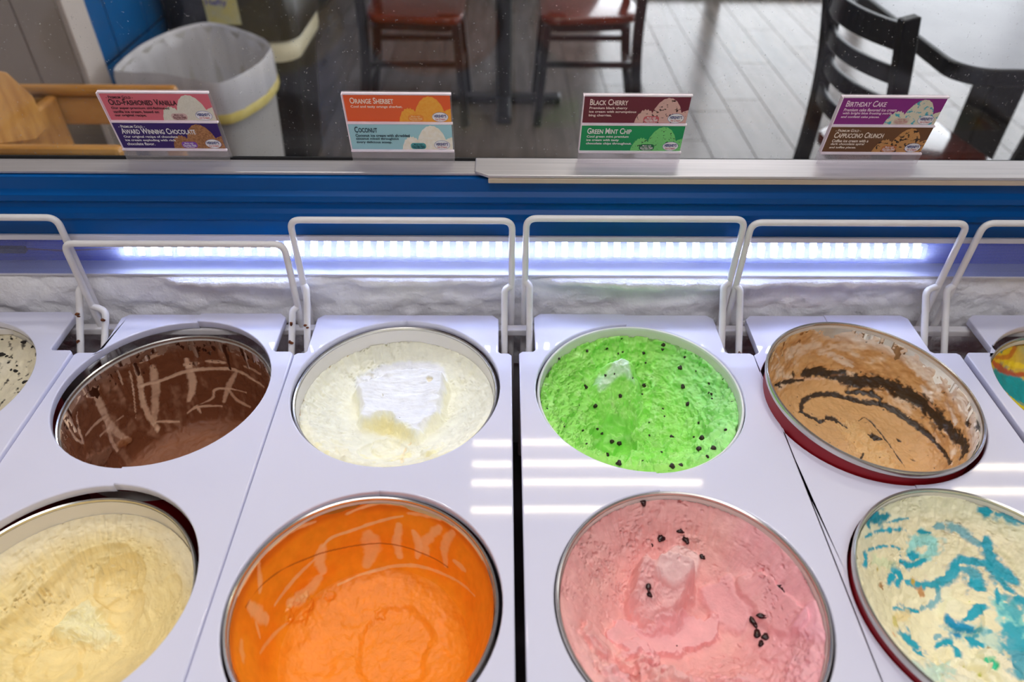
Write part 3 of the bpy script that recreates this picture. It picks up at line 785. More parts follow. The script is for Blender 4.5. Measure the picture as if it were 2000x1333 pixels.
# ---- green mint chip
K = crop(1000, 600, 3.702)
tub = make_tub(.1610, .6150, -.002, (.5, 1.5), 'white-rimmed ice cream tub holding the green mint chip ice cream', rim='rim_white', red=False, band=False)
I = Ice(.1610, .6150, -.002, [(0, -.080), (.035, -.076), (.065, -.062), (.088, -.042), (.106, -.024), (RT_IN, -.012)], (.5, 1.5), base=(150, 226, 96), seed=5, slope=(.0, -.05), ns=180, nt=480)
I.z += .012 * sstep(.0, -.11, I.y) * I.edge
ap = on_z(1212, 716, ZP - .020)[:2] - np.array([I.cx, I.cy])
jx = .005 * fbm(I.x * 45, I.y * 45, seed=71); jy = .005 * fbm(I.x * 45 + 9, I.y * 45, seed=72)
dx, dy = I.x + jx - ap[0], I.y + jy - ap[1]
q = np.sqrt((dx / np.where(dx < 0, .040, .034)) ** 2 + (dy / np.where(dy > 0, .020, .064)) ** 2)
m = np.clip(1 - q ** 1.5, 0, 1); I.z += .056 * m; I.touch(); m = sstep(0, .25, m)
I.rough(.003, 22, 22, seed=1)
I.flakes(14, .02, -.03, .08, .06, .008, .018, .006, 9, ((160, 232, 110), (140, 222, 90)), .006)
sc = on_z(1200, 836, ZP - .050)[:2] - np.array([I.cx, I.cy]); q2 = np.hypot(I.x - sc[0], I.y - sc[1]) / .031
I.z -= .034 * np.sqrt(np.clip(1 - q2 ** 2, 0, 1)); I.touch(); sm = sstep(1.0, .8, q2)
P2 = K((600, 530), (700, 450), (790, 388), (850, 430), (880, 540), (740, 525), (630, 600)); mt = m * sstep(.034, .02, np.hypot(dx, dy)) * .6
out = (1 - sm) * (1 - mt)
I.rough(.0046, 80, 80, 'fbm', 5, 3, out, warp=3)
I.drag(.0032, 1300, 60, seed=6, mask=out * sstep(.045, .075, I.r) * sstep(.35, -.2, I.x / .1))
I.rough(.0016, 190, 190, seed=9, mask=out, warp=2); I.rough(.0012, 110, 110, seed=12, mask=1 - out, warp=2)
I.cracks(.003, 900, 50, 1, out); I.cracks(.003, 600, 90, 2, out, .1)
I.stroke(K((590, 985), (700, 960), (830, 945), (930, 895), (985, 830)), .0030, (190, 242, 150), lift=.005, alpha=.5, jag=.6)
I.stroke(K((1000, 500), (1035, 620), (1040, 740), (1015, 860), (1060, 1000)), .0040, (170, 236, 130), lift=.006, alpha=.4, jag=.6)
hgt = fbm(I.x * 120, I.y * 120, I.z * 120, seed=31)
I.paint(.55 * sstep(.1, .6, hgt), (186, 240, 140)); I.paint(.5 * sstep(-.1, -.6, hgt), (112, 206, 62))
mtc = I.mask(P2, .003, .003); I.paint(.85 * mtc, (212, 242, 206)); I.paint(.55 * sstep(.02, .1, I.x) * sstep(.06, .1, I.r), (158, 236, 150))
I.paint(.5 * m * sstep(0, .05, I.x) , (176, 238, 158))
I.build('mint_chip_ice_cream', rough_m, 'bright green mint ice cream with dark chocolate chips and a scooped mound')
chips = K((540, 580), (785, 645), (603, 715), (480, 710), (955, 565), (943, 632), (480, 835), (378, 860), (512, 895), (612, 880), (650, 912), (470, 945), (540, 990), (775, 985), (725, 975), (692, 1068), (775, 1130), (995, 930), (990, 835), (1155, 940), (1315, 940), (1373, 947), (1350, 1025), (1458, 1020), (1290, 1068), (1160, 1150), (1220, 1150), (1272, 702), (1238, 580), (1215, 440), (1250, 362), (1095, 275), (1090, 310), (955, 332), (805, 325), (770, 335), (795, 230), (972, 407), (1333, 465), (1425, 555), (1425, 620), (1447, 630), (1448, 665), (1525, 520), (1352, 842), (1590, 690), (1545, 890), (290, 352), (255, 735), (410, 497), (235, 580), (740, 483), (675, 495), (870, 515), (945, 1115), (1085, 1050), (1410, 1083), (720, 1138), (685, 300), (540, 315), (1105, 790), (1090, 740))
big = {1, 2, 13, 14, 16, 19, 21, 22, 23, 25, 26, 27, 28, 29, 31, 15, 4, 0}
cm = [lump(i, .0019, .8) for i in range(4)]
for c in cm: c.materials.append(MT['choc_chip'])
rng = random.Random(8)
for i, p in enumerate(I.put(chips)):
    o = bpy.data.objects.new('chocolate_chip', cm[i % 4]); C.objects.link(o); o.parent = I.ob; o.location = p
    q = 1.7 if i in big else rng.uniform(.6, 1.1); o.scale = (q, q, q); o.rotation_euler = (rng.random(), rng.random(), rng.random() * 6)

# ---- chocolate (nearly empty)
K = crop(0, 600, 3.571)
make_tub(-.3935, .6105, -.012, (0, 0), 'nearly empty ice cream tub with chocolate-smeared walls')
I = Ice(-.3935, .6105, -.012, [(0, -.150), (.06, -.149), (.092, -.143), (.104, -.125), (.110, -.085), (.1145, -.04), (RT_IN, -.005)], base=(134, 82, 52), seed=7, ns=240, nt=480, rough=.55)
w = sstep(.3, .7, I.wall)
n1 = fbm(np.cos(I.th) * 9, np.sin(I.th) * 9, I.z * 40, seed=4, o=4)
I.rough(.0022, 26, 26, seed=1, mask=1 - w); I.rough(.0012, 110, 110, seed=2, mask=(1 - w) + .5 * w, warp=2)
I.rough(.0014, 60, 60, seed=5, mask=w * sstep(.1, .5, n1))
I.paint(w * .85, (104, 56, 30)); I.paint(w * sstep(.12, .45, n1) * .8, (150, 104, 76)); I.paint((1 - w) * .5 * sstep(-.2, .4, fbm(I.x * 40, I.y * 40, seed=6)), (134, 84, 56))
I.paint(w * sstep(-.022, -.010, I.z) * .8, (122, 88, 70))
I.rg = np.where(w > .5, .26 + .35 * sstep(.0, .4, n1), .6)
tan = (226, 182, 148)
for pts, wd, al in ((K((580, 575), (510, 690), (440, 775)), 9, 1), (K((450, 800), (530, 920), (575, 950)), 9, .9), (K((535, 760), (560, 880), (580, 950)), 9, .9), (K((650, 570), (720, 720), (790, 850), (900, 930)), 22, .7),
        (K((740, 800), (780, 930), (820, 1000)), 12, .7), (K((600, 890), (700, 790), (740, 760)), 9, .7), (K((935, 400), (970, 500), (1000, 680), (1060, 790), (1100, 850)), 15, 1), (K((1060, 420), (1090, 560), (1080, 780)), 22, .8),
        (K((980, 550), (1130, 510), (1300, 450), (1480, 430), (1640, 440), (1760, 500), (1840, 560)), 12, .9), (K((1300, 370), (1330, 480), (1345, 560), (1320, 650)), 20, 1), (K((1290, 400), (1380, 390)), 14, .9), (K((1440, 380), (1570, 385)), 12, .8),
        (K((1350, 700), (1480, 640), (1500, 580), (1590, 570), (1720, 600)), 7, .9), (K((1650, 450), (1590, 560), (1560, 660)), 14, .8), (K((1600, 580), (1660, 650), (1740, 695)), 12, .8), (K((1310, 740), (1380, 700), (1550, 690)), 8, .9),
        (K((1090, 800), (1250, 800)), 8, .9), (K((1090, 830), (1100, 870)), 16, .9), (K((900, 450), (920, 540), (950, 770)), 4, 1), (K((1700, 415), (1820, 470)), 10, .7), (K((820, 440), (860, 540)), 4, 1), (K((980, 390), (1100, 330), (1150, 310)), 10, .6),
        (K((400, 920), (410, 850)), 8, .8), (K((610, 620), (650, 600), (680, 560)), 18, .8), (K((700, 900), (860, 760)), 8, .6), (K((1400, 740), (1370, 690)), 8, .9), (K((960, 560), (1060, 820)), 4, .9)):
    I.stroke(pts, wd / 3.571 * PX * .85, tan, alpha=al, jag=.25, soft=.3, rough=.35, lift=-.0006)
I.stroke(K((620, 1060), (700, 1060), (760, 1000)), .006, (132, 92, 68), alpha=.7, lift=.003); I.stroke(K((830, 960), (900, 930)), .004, (150, 92, 50), alpha=.8, lift=.002)
I.build('chocolate_ice_cream', wet_m, 'last of the dark chocolate ice cream, streaked up the walls of its tub')

# ---- cappuccino crunch (coffee with black swirl)
K = crop(1460, 600, 3.704)
TC = (-4.2, 1.0)
make_tub(.4240, .5975, .0215, TC, 'red ice cream tub with tin rim standing proud of its plate, coffee ice cream inside', band=False)
I = Ice(.4240, .5975, .0215, [(0, -.092), (.05, -.091), (.080, -.087), (.097, -.074), (.108, -.045), (.1145, -.022), (RT_IN, -.007)], TC, base=(198, 150, 96), seed=9, ns=220, nt=480, slope=(.0, .0), rough=.5)
w = sstep(.25, .6, I.wall)
I.z += .018 * sstep(.0, -.10, I.y) * sstep(.0, -.1, I.x) * I.edge
n1 = fbm(np.cos(I.th) * 6, np.sin(I.th) * 6, I.z * 45, seed=14, o=5)
I.rough(.0016, 24, 24, seed=1); I.rough(.0008, 170, 170, seed=2, warp=2); I.rough(.0016, 70, 70, seed=3, mask=w)
I.paint(w * .6 * sstep(-.1, .4, n1), (176, 128, 80)); I.paint(w * .75 * sstep(.05, .4, fbm(np.cos(I.th) * 4, np.sin(I.th) * 4, I.z * 60, seed=24, o=5)), (226, 202, 174))
I.paint(w * sstep(-.03, -.016, I.z) * sstep(-.04, .03, I.x) * .8, (236, 226, 214)); I.rg += w * -.15
for pts, wd, al in ((K((1160, 390), (1260, 470), (1390, 600)), 40, .95), (K((1260, 570), (1330, 680)), 30, .8), (K((300, 360), (600, 345), (760, 400)), 22, .6), (K((630, 370), (760, 430)), 28, .7), (K((980, 230), (1100, 290)), 40, .8), (K((1300, 400), (1480, 560), (1560, 650)), 50, .8), (K((1540, 700), (1580, 760)), 40, .8), (K((200, 330), (230, 400), (180, 460)), 10, .6), (K((1480, 780), (1500, 850)), 30, .7)):
    I.stroke(pts, wd / 3.704 * PX * .5, (236, 220, 200), alpha=al, jag=.5, soft=.5)
I.stroke(K((1020, 700), (1180, 830), (1360, 980), (1480, 1140)), 18 / 3.704 * PX * .5, (230, 200, 170), alpha=.95, jag=.2)
I.stroke(K((280, 540), (420, 520), (550, 520)), 18 / 3.704 * PX * .5, (216, 172, 134), alpha=.9)
mc = I.stroke(K((740, 880), (850, 1000), (1000, 1130)), .012, (214, 170, 112), alpha=.8, jag=.5)
I.rough(.004, 110, 110, seed=8, mask=mc)
blk = (9, 6, 5)
for pts, wd, j in ((K((160, 590), (280, 545), (400, 530)), 20, .5), (K((420, 480), (540, 470), (660, 500), (800, 540), (950, 550), (1080, 590), (1200, 650), (1330, 760), (1450, 880), (1560, 1000), (1560, 1060)), 62, .6),
        (K((390, 760), (400, 690), (470, 640), (600, 630), (720, 660), (850, 690), (960, 700), (1060, 750), (1180, 830), (1300, 920), (1400, 1030), (1460, 1130)), 28, .5), (K((380, 760), (450, 790), (530, 820), (600, 800), (660, 830), (720, 870)), 20, .9), (K((710, 620), (850, 620), (940, 650), (960, 700)), 24, .7),
        (K((810, 820), (850, 800), (920, 860), (1000, 960), (1080, 1070), (1140, 1160)), 7, .5), (K((880, 930), (960, 945)), 32, .6), (K((1590, 820), (1595, 860)), 26, .4), (K((1660, 880), (1685, 820)), 30, .6), (K((820, 1100), (840, 1060)), 10, .5), (K((1080, 950), (1110, 975)), 14, .8), (K((1180, 1100), (1210, 1115)), 12, .8), (K((330, 470), (340, 510)), 12, .5), (K((480, 925),), 10, .4), (K((310, 712),), 10, .6), (K((200, 560), (250, 580)), 12, .8)):
    I.stroke(pts, wd / 3.704 * PX * .55, blk, jag=j, soft=.3, alpha=.95, lift=-.0012, rough=.4)
I.stroke(K((1240, 620), (1360, 750)), 14 / 3.704 * PX * .5, (190, 140, 100), alpha=.8); I.stroke(K((600, 495), (700, 490)), 12 / 3.704 * PX * .5, (120, 84, 54), alpha=.6)
I.stroke(K((1330, 840), (1360, 880)), .003, (60, 46, 34), alpha=.6, jag=.9)
I.build('coffee_swirl_ice_cream', wet_m, 'tan coffee ice cream with a black chocolate spiral')

# ---- orange sherbet
K = crop(400, 920, 3.226)
make_tub(-.1245, .3470, -.003, (-1, -1.5), 'ice cream tub with tin rim holding the bright orange sherbet')
I = Ice(-.1245, .3470, -.003, [(0, -.108), (.05, -.106), (.080, -.098), (.096, -.083), (.107, -.048), (.1140, -.022), (RT_IN, -.006)], (-1, -1.5), base=(243, 138, 18), seed=11, ns=220, nt=480, rough=.45)
w = sstep(.25, .55, I.wall)
I.rough(.0020, 14, 14, seed=1, mask=1 - w, o=3); I.rough(.0009, 30, 30, seed=2, mask=w, o=3)
I.plateau(K((1120, 900), (1010, 1010), (980, 1150), (1020, 1330), (1350, 1330), (1390, 1180), (1440, 1050), (1300, 890)), -.004, .004, .003)
I.plateau(K((1480, 1060), (1540, 900), (1660, 960), (1720, 1100), (1700, 1250)), -.003, .006, .003)
I.plateau(K((400, 1330), (520, 1130), (740, 1060), (780, 1330)), -.002, .006, .003)
I.rough(.0006, 160, 160, seed=4, mask=1 - w)
mc = I.stroke(K((560, 900), (620, 850)), .010, (238, 124, 20), alpha=.6, lift=.004); I.rough(.003, 120, 120, seed=9, mask=mc)
I.stroke(K((1090, 920), (1110, 900)), .004, (245, 140, 40), lift=.002); I.stroke(K((800, 780), (780, 795)), .004, (230, 110, 10), lift=.002)
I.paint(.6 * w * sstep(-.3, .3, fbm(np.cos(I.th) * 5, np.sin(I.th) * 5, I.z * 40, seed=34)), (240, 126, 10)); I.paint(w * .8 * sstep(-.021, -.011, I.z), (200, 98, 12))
I.paint((1 - w) * .8, (238, 128, 14)); I.rg = np.where(w > .3, .22, .5)
sal = (252, 190, 132)
for pts, wd, al in ((K((390, 470), (540, 370), (700, 320)), 12, .8), (K((900, 270), (1100, 200), (1290, 170), (1400, 190), (1580, 270), (1700, 370), (1800, 520)), 16, .8), (K((740, 480), (800, 420), (920, 380), (1100, 320), (1250, 285)), 10, .8), (K((740, 480), (720, 560), (745, 640)), 30, .7), (K((1030, 400), (1050, 470), (1030, 590)), 45, .55),
        (K((1225, 340), (1210, 440), (1225, 540)), 26, .7), (K((1315, 380), (1345, 460), (1335, 550)), 22, .7), (K((1480, 360), (1390, 450), (1400, 520)), 30, .6), (K((1570, 390), (1510, 470), (1520, 600)), 25, .6), (K((340, 570), (345, 700), (350, 760)), 16, .7), (K((690, 560), (560, 690), (440, 850)), 12, .7),
        (K((540, 830), (640, 760), (720, 680)), 40, .6), (K((280, 850), (330, 890), (390, 940)), 36, .7), (K((320, 960), (350, 1050)), 10, .6), (K((840, 720), (1000, 650), (1200, 600), (1350, 600), (1500, 650), (1650, 740), (1700, 790)), 10, .6), (K((1570, 570), (1640, 630)), 18, .6), (K((200, 780), (260, 660), (320, 560)), 10, .8), (K((350, 1150), (420, 1050), (520, 960)), 10, .5), (K((230, 1080), (240, 1200)), 24, .4), (K((1280, 270), (1480, 310)), 14, .6)):
    I.stroke(pts, wd / 3.226 * PF * .8, sal, alpha=al, jag=.3, soft=.4, jf=120)
I.stroke(K((260, 860), (420, 670), (700, 530), (1000, 465), (1200, 470), (1400, 530), (1530, 610)), .0006, (150, 80, 16), alpha=.8, jag=.1, taper=False)
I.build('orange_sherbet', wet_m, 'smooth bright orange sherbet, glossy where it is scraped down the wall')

# ---- black cherry (pink)
K = crop(1020, 920, 3.125)
make_tub(.1680, .3440, .005, (-.5, .5), 'ice cream tub with silver rim holding the pink black cherry ice cream')
I = Ice(.1680, .3440, .005, [(0, -.086), (.035, -.082), (.064, -.067), (.088, -.046), (.106, -.022), (RT_IN, -.008)], (-.5, .5), base=(230, 160, 156), seed=13, ns=190, nt=480, slope=(.0, .0))
I.z += .016 * sstep(.0, -.10, I.y) * I.edge
I.rough(.0028, 14, 14, seed=1, o=3); P1 = K((690, 590), (760, 490), (860, 440), (1000, 450), (1080, 490), (1090, 600), (1050, 720), (950, 860), (780, 880), (700, 760))
m1 = I.plateau(P1, .040, .008, .007, (0, 10))
mt = I.plateau(K((820, 560), (900, 470), (1060, 470), (1090, 580), (1000, 660), (870, 660)), .006, .0025, .003)
f1 = I.plateau(K((540, 990), (650, 920), (760, 920), (950, 880), (1140, 880), (1190, 960), (1170, 1060), (1000, 1090), (840, 1110), (700, 1190), (580, 1110)), .007, .0022, .011)
f2 = I.plateau(K((1330, 620), (1500, 620), (1640, 760), (1720, 900), (1600, 1000), (1440, 880), (1350, 740)), .007, .0025, .006)
f3 = I.plateau(K((1100, 700), (1250, 640), (1340, 760), (1400, 900), (1300, 1000), (1180, 900)), .004, .003, .006)
I.flakes(26, 0, -.058, .085, .045, .012, .030, .008, 5, ((240, 174, 168), (238, 164, 170), (238, 168, 160)), .008)
f6 = I.plateau(K((1640, 900), (1780, 780), (1850, 900), (1860, 1020), (1760, 1040)), .006, .003, .005)
sm = np.clip(f1 + f2 + f3, 0, 1)
I.rough(.0034, 60, 60, seed=3, mask=(1 - sm) * sstep(-.01, -.05, I.y) + .8 * m1 * (1 - mt), warp=4)
I.rough(.0012, 130, 130, seed=4, mask=(1 - .8 * sm) * (.35 + .65 * sstep(.01, -.04, I.y)), warp=2); I.rough(.0010, 90, 90, seed=6, mask=mt)
I.drag(.0012, 1500, 50, seed=7, mask=sstep(.07, .095, I.r) * sstep(0, .03, I.y))
I.cracks(.0028, 1100, 70, 1, sstep(.06, .08, I.r) * sstep(-.02, .02, I.y)); I.cracks(.002, 500, 60, 2, 1 - sm)
hx = fbm(I.x * 35, I.y * 35, I.z * 35, seed=35)
I.paint(.5 * sstep(-.1, .5, hx), (238, 174, 164)); I.paint(.5 * sstep(.04, .1, I.x) , (236, 156, 174)); I.paint(.6 * sm * (1 - f2), (240, 166, 172)); I.paint(.7 * mt, (250, 208, 204)); I.paint(.35 * m1, (244, 180, 182)); I.paint(.4 * f6, (244, 164, 184))
I.build('black_cherry_ice_cream', rough_m, 'pink cherry ice cream with dark cherry pieces and a torn mound')
def chunk_child(parent, me, p, sc, rz, name):
    o = bpy.data.objects.new(name, me); C.objects.link(o); o.parent = parent; o.location = p; o.scale = sc; o.rotation_euler = (0, 0, rz)
ch = [lump(20 + i, .004, .6) for i in range(3)]
for c in ch: c.materials.append(MT['cherry'])
spots = [((790, 450), 1.3, .5, .3), ((850, 410), 1.2, .7, .8), ((970, 370), .8, .6, .2), ((1000, 420), .6, 1.0, .2), ((770, 700), .5, 1.2, -.1), ((775, 750), .5, .8, .3), ((1410, 920), .6, 1.3, .2), ((1460, 890), 1.0, .5, -.2), ((1440, 1000), .9, .9, .6), ((1490, 1015), .9, .7, .2), ((1570, 710), .7, .7, .7), ((1585, 735), .5, .6, .1), ((740, 195), .6, .9, 0), ((1095, 520), .6, .7, .6), ((1460, 1060), .7, .6, .6)]
for i, (p, a, b, r) in enumerate(spots): chunk_child(I.ob, ch[i % 3], I.put(K(p))[0], (a * 1.3, b * 1.3, .8), r, 'cherry_piece')

# ---- old-fashioned vanilla (pale yellow)
K = crop(0, 920, 3.228)
make_tub(-.4040, .3500, -.012, (0, 0), 'ice cream tub with tin rim holding the pale yellow vanilla ice cream')
I = Ice(-.4040, .3500, -.012, [(0, -.084), (.035, -.080), (.064, -.066), (.088, -.046), (.107, -.030), (RT_IN, -.022)], base=(240, 211, 146), seed=17, ns=180, nt=460)
I.z += .020 * sstep(.0, -.10, I.y) * I.edge
I.rough(.0016, 16, 16, seed=1, o=3)
I.trough(K((130, 1040), (330, 880), (500, 700), (640, 620), (740, 600)), .018, .011)
I.scoop(K((770, 720))[0], .030, .015, 1.3); I.scoop(K((780, 880))[0], .024, .010); I.scoop(K((330, 1200))[0], .028, .010); I.scoop(K((1050, 800))[0], .02, .004)
mc = I.mask(K((360, 1020), (440, 920), (560, 830), (660, 900), (700, 1000), (760, 1080), (640, 1120), (480, 1100), (380, 1080)), .006, .006)
I.z += .008 * mc; I.rough(.0045, 85, 85, seed=5, mask=mc, warp=3)
I.plateau(K((180, 1330), (250, 1150), (390, 1100), (500, 1120), (450, 1330)), .006, .0025, .003)
I.drag(.0014, 1200, 70, seed=7, mask=sstep(.055, .075, I.r) * sstep(.03, -.02, I.x) * sstep(-.06, 0, I.y)); I.rough(.0008, 140, 140, seed=6, warp=2)
I.cracks(.003, 1300, 60, 1, sstep(.05, .07, I.r) * sstep(.05, 0, I.x)); I.cracks(.0014, 700, 60, 2, 1)
I.stroke(K((130, 1090), (240, 1100), (300, 1090)), .003, (236, 212, 150), lift=.002, jag=.9)
I.paint(.5 * sstep(-.2, .4, fbm(I.x * 20, I.y * 20, seed=5)), (240, 212, 154)); I.paint(.7 * mc, (252, 236, 188)); I.paint(.6 * sstep(.09, .112, I.r) * sstep(.0, .06, I.y), (246, 228, 196))
I.build('vanilla_ice_cream', soft_m, 'pale yellow vanilla ice cream with long scoop marks')

# ---- birthday cake (cream with blue)
K = crop(1600, 920, 3.2275)
TB = (-3.0, .3)
make_tub(.4370, .3420, .013, TB, 'red ice cream tub with silver rim holding the blue-streaked birthday cake ice cream', band=False)
I = Ice(.4370, .3420, .013, [(0, -.080), (.035, -.076), (.064, -.062), (.088, -.042), (.106, -.022), (RT_IN, -.007)], TB, base=(252, 226, 182), seed=19, ns=190, nt=480)
I.z += .016 * sstep(.0, -.10, I.y) * I.edge
I.rough(.0020, 20, 20, seed=1); I.drag(.0010, 1400, 60, seed=2, mask=sstep(.06, .09, I.r) * sstep(.0, .03, I.y))
rm = sstep(.01, -.03, I.y) ; I.rough(.0032, 70, 70, seed=3, mask=rm, warp=4); I.rough(.0010, 150, 150, seed=4, warp=2)
I.cracks(.002, 1300, 80, 1, sstep(.06, .08, I.r) * sstep(-.01, .02, I.y))
I.plateau(K((780, 860), (830, 800), (930, 830), (1040, 830), (1050, 950), (960, 1010), (800, 960)), .008, .004, .004)
I.flakes(16, 0, -.055, .085, .045, .010, .024, .007, 6, ((250, 236, 204), (252, 228, 184), (240, 232, 206)), .008)
I.paint(.5 * sstep(.0, .5, fbm(I.x * 25, I.y * 25, seed=45)), (252, 238, 200)); I.paint(.5 * sstep(.09, .112, I.r) * sstep(.03, .07, I.y), (206, 226, 194))
tl = (10, 150, 176); pt = (130, 206, 200)
for pts, wd, c, al in ((K((560, 520), (600, 450), (690, 440), (710, 490), (650, 540)), 46, pt, .8), (K((860, 1000), (1000, 1040), (1130, 1100)), 70, pt, .5), (K((1150, 830), (1250, 960), (1291, 1080)), 80, pt, .9), (K((560, 1230), (700, 1300), (800, 1230)), 50, pt, .5), (K((340, 570), (430, 600), (480, 640)), 40, (200, 222, 170), .6),
        (K((310, 340), (360, 300), (420, 285)), 42, (8, 128, 150), 1), (K((420, 330), (490, 315), (560, 300)), 10, tl, .8), (K((290, 420), (370, 385), (500, 375), (700, 390)), 13, tl, .9), (K((720, 350), (830, 360), (920, 400), (1010, 460)), 30, tl, .7), (K((1050, 430), (1080, 520), (1110, 590), (1230, 690)), 36, tl, .85), (K((310, 500), (420, 475), (500, 490), (515, 540)), 10, tl, .9), (K((290, 590), (295, 530)), 30, tl, .9),
        (K((510, 570), (560, 600), (660, 570)), 22, tl, .9), (K((560, 540), (610, 545)), 26, tl, .9), (K((440, 700), (470, 650), (520, 670), (490, 720)), 26, tl, 1), (K((550, 700), (640, 720), (720, 720), (820, 660), (880, 580), (960, 570), (1080, 620), (1180, 740), (1290, 830)), 28, tl, .85), (K((860, 600), (980, 650), (1040, 740)), 36, tl, .8), (K((960, 700), (1010, 740)), 44, tl, 1), (K((1120, 740), (1130, 840)), 12, tl, .9),
        (K((740, 720), (740, 820), (640, 870)), 18, tl, .7), (K((470, 860), (620, 890)), 20, tl, .9), (K((820, 950), (880, 990), (960, 1000)), 44, (0, 134, 180), 1), (K((920, 940), (1000, 880), (1030, 860)), 30, tl, .9), (K((540, 1060), (600, 1100)), 66, tl, 1), (K((590, 1130), (640, 1140)), 24, tl, .9), (K((740, 1110), (820, 1090), (870, 1160)), 22, tl, .9), (K((930, 1060), (1020, 1100)), 34, tl, .9), (K((1180, 800), (1250, 900)), 60, tl, .6), (K((1220, 1000), (1250, 1130), (1260, 1280)), 66, tl, .8), (K((1060, 1190), (1110, 1240)), 34, (60, 196, 150), .9),
        (K((1020, 250), (1080, 260)), 30, tl, .9), (K((1120, 270), (1200, 300), (1290, 320)), 32, tl, .8), (K((370, 980), (400, 1000)), 18, pt, .9), (K((730, 1060), (760, 1040)), 14, tl, .7), (K((1080, 1010), (1000, 1000)), 18, tl, .7),
        (K((370, 620),), 22, (190, 170, 80), .9), (K((390, 720), (400, 740)), 22, (150, 112, 70), .9), (K((590, 700),), 22, (196, 160, 60), .9), (K((630, 770), (650, 780)), 28, (186, 132, 84), .9), (K((470, 970), (480, 940)), 26, (206, 190, 110), .9), (K((1070, 1130),), 20, (150, 120, 70), .9), (K((560, 900), (500, 920)), 30, (240, 204, 130), .6), (K((470, 1040),), 16, (216, 150, 90), .8), (K((910, 1240),), 16, (190, 190, 90), .8), (K((1010, 1290),), 14, (180, 190, 90), .8)):
    I.stroke(pts, wd / 3.2275 * PF * .78, c, alpha=min(1, al * 1.15), jag=.8, soft=.5, jf=160)
I.build('birthday_cake_ice_cream', soft_m, 'cream coloured ice cream streaked with turquoise frosting')

# ---- cookies and cream, at the near end of the row
make_tub(-.6870, .6330, -.010, (0, 0), 'ice cream tub with tin rim holding the cookie-speckled ice cream')
I = Ice(-.6870, .6330, -.010, [(0, -.040), (.05, -.038), (.085, -.030), (.106, -.020), (RT_IN, -.012)], base=(214, 202, 172), seed=23, ns=120, nt=360)
I.rough(.003, 22, 22, seed=1); I.rough(.0014, 110, 110, seed=2, warp=2)
sp = fbm(I.x * 160, I.y * 160, seed=55, o=3); I.paint(sstep(.42, .55, sp), (60, 54, 44)); I.paint(.5 * sstep(.1, .5, fbm(I.x * 30, I.y * 30, seed=56)), (224, 214, 190))
I.build('cookie_ice_cream', rough_m, 'beige cream ice cream with black cookie crumbs')
K = crop(0, 600, 4.445)
ck = [lump(40 + i, .0030, .6) for i in range(3)]
for c in ck: c.materials.append(MT['cookie'])
for i, (p, q) in enumerate((((10, 410), 1.8), ((60, 425), .8), ((95, 545), .8), ((140, 555), 1.2), ((218, 652), 1.3), ((283, 343), 1.1), ((105, 270), .9), ((210, 305), 1.3), ((75, 480), .7), ((40, 890), 1.0), ((20, 285), .7), ((85, 440), .6), ((110, 440), .5), ((145, 510), .6))):
    chunk_child(I.ob, ck[i % 3], I.put(K(p))[0], (q, q * .7, q * .6), i * .9, 'cookie_crumb')

# ---- yellow / red / teal at the far end of the row
make_tub(.7200, .6200, -.016, (0, 0), 'ice cream tub holding the yellow, red and teal ice cream')
I = Ice(.7200, .6200, -.016, [(0, -.050), (.05, -.048), (.085, -.036), (.106, -.018), (RT_IN, -.008)], base=(226, 180, 14), seed=29, ns=120, nt=360)
I.rough(.003, 20, 20, seed=1); I.rough(.0010, 110, 110, seed=2, warp=2)
K = crop(1800, 600, 4.445)
mb_ = fbm(I.x * 18 + 2, I.y * 18, seed=64, o=3); far = sstep(-.05, .01, I.x)
I.paint(far * sstep(.10, .18, mb_), (0, 140, 144)); I.paint(far * sstep(-.12, -.20, mb_), (186, 50, 24))
I.paint(sstep(-.015, .015, fbm(I.x * 14, I.y * 14, seed=61)) * .35, (196, 140, 10))
for pts, wd, c, al in ((K((640, 600), (760, 650), (880, 700)), 150, (0, 140, 144), 1), (K((760, 720), (889, 800)), 130, (0, 140, 144), 1), (K((620, 490), (700, 540), (889, 590)), 46, (176, 60, 20), .9), (K((650, 440), (760, 430), (820, 330), (840, 250)), 30, (190, 90, 20), .8), (K((820, 330), (840, 270)), 22, (90, 90, 50), .8), (K((660, 310), (670, 330)), 40, (0, 130, 120), .9), (K((780, 790), (889, 880)), 30, (236, 206, 20), 1), (K((730, 480), (889, 520)), 40, (240, 196, 10), .8), (K((820, 170), (889, 160)), 26, (130, 90, 20), .7)):
    I.stroke(pts, wd / 4.445 * PX * .55, c, alpha=al, jag=.3)
I.build('rainbow_ice_cream', soft_m, 'yellow ice cream marbled with red and teal')

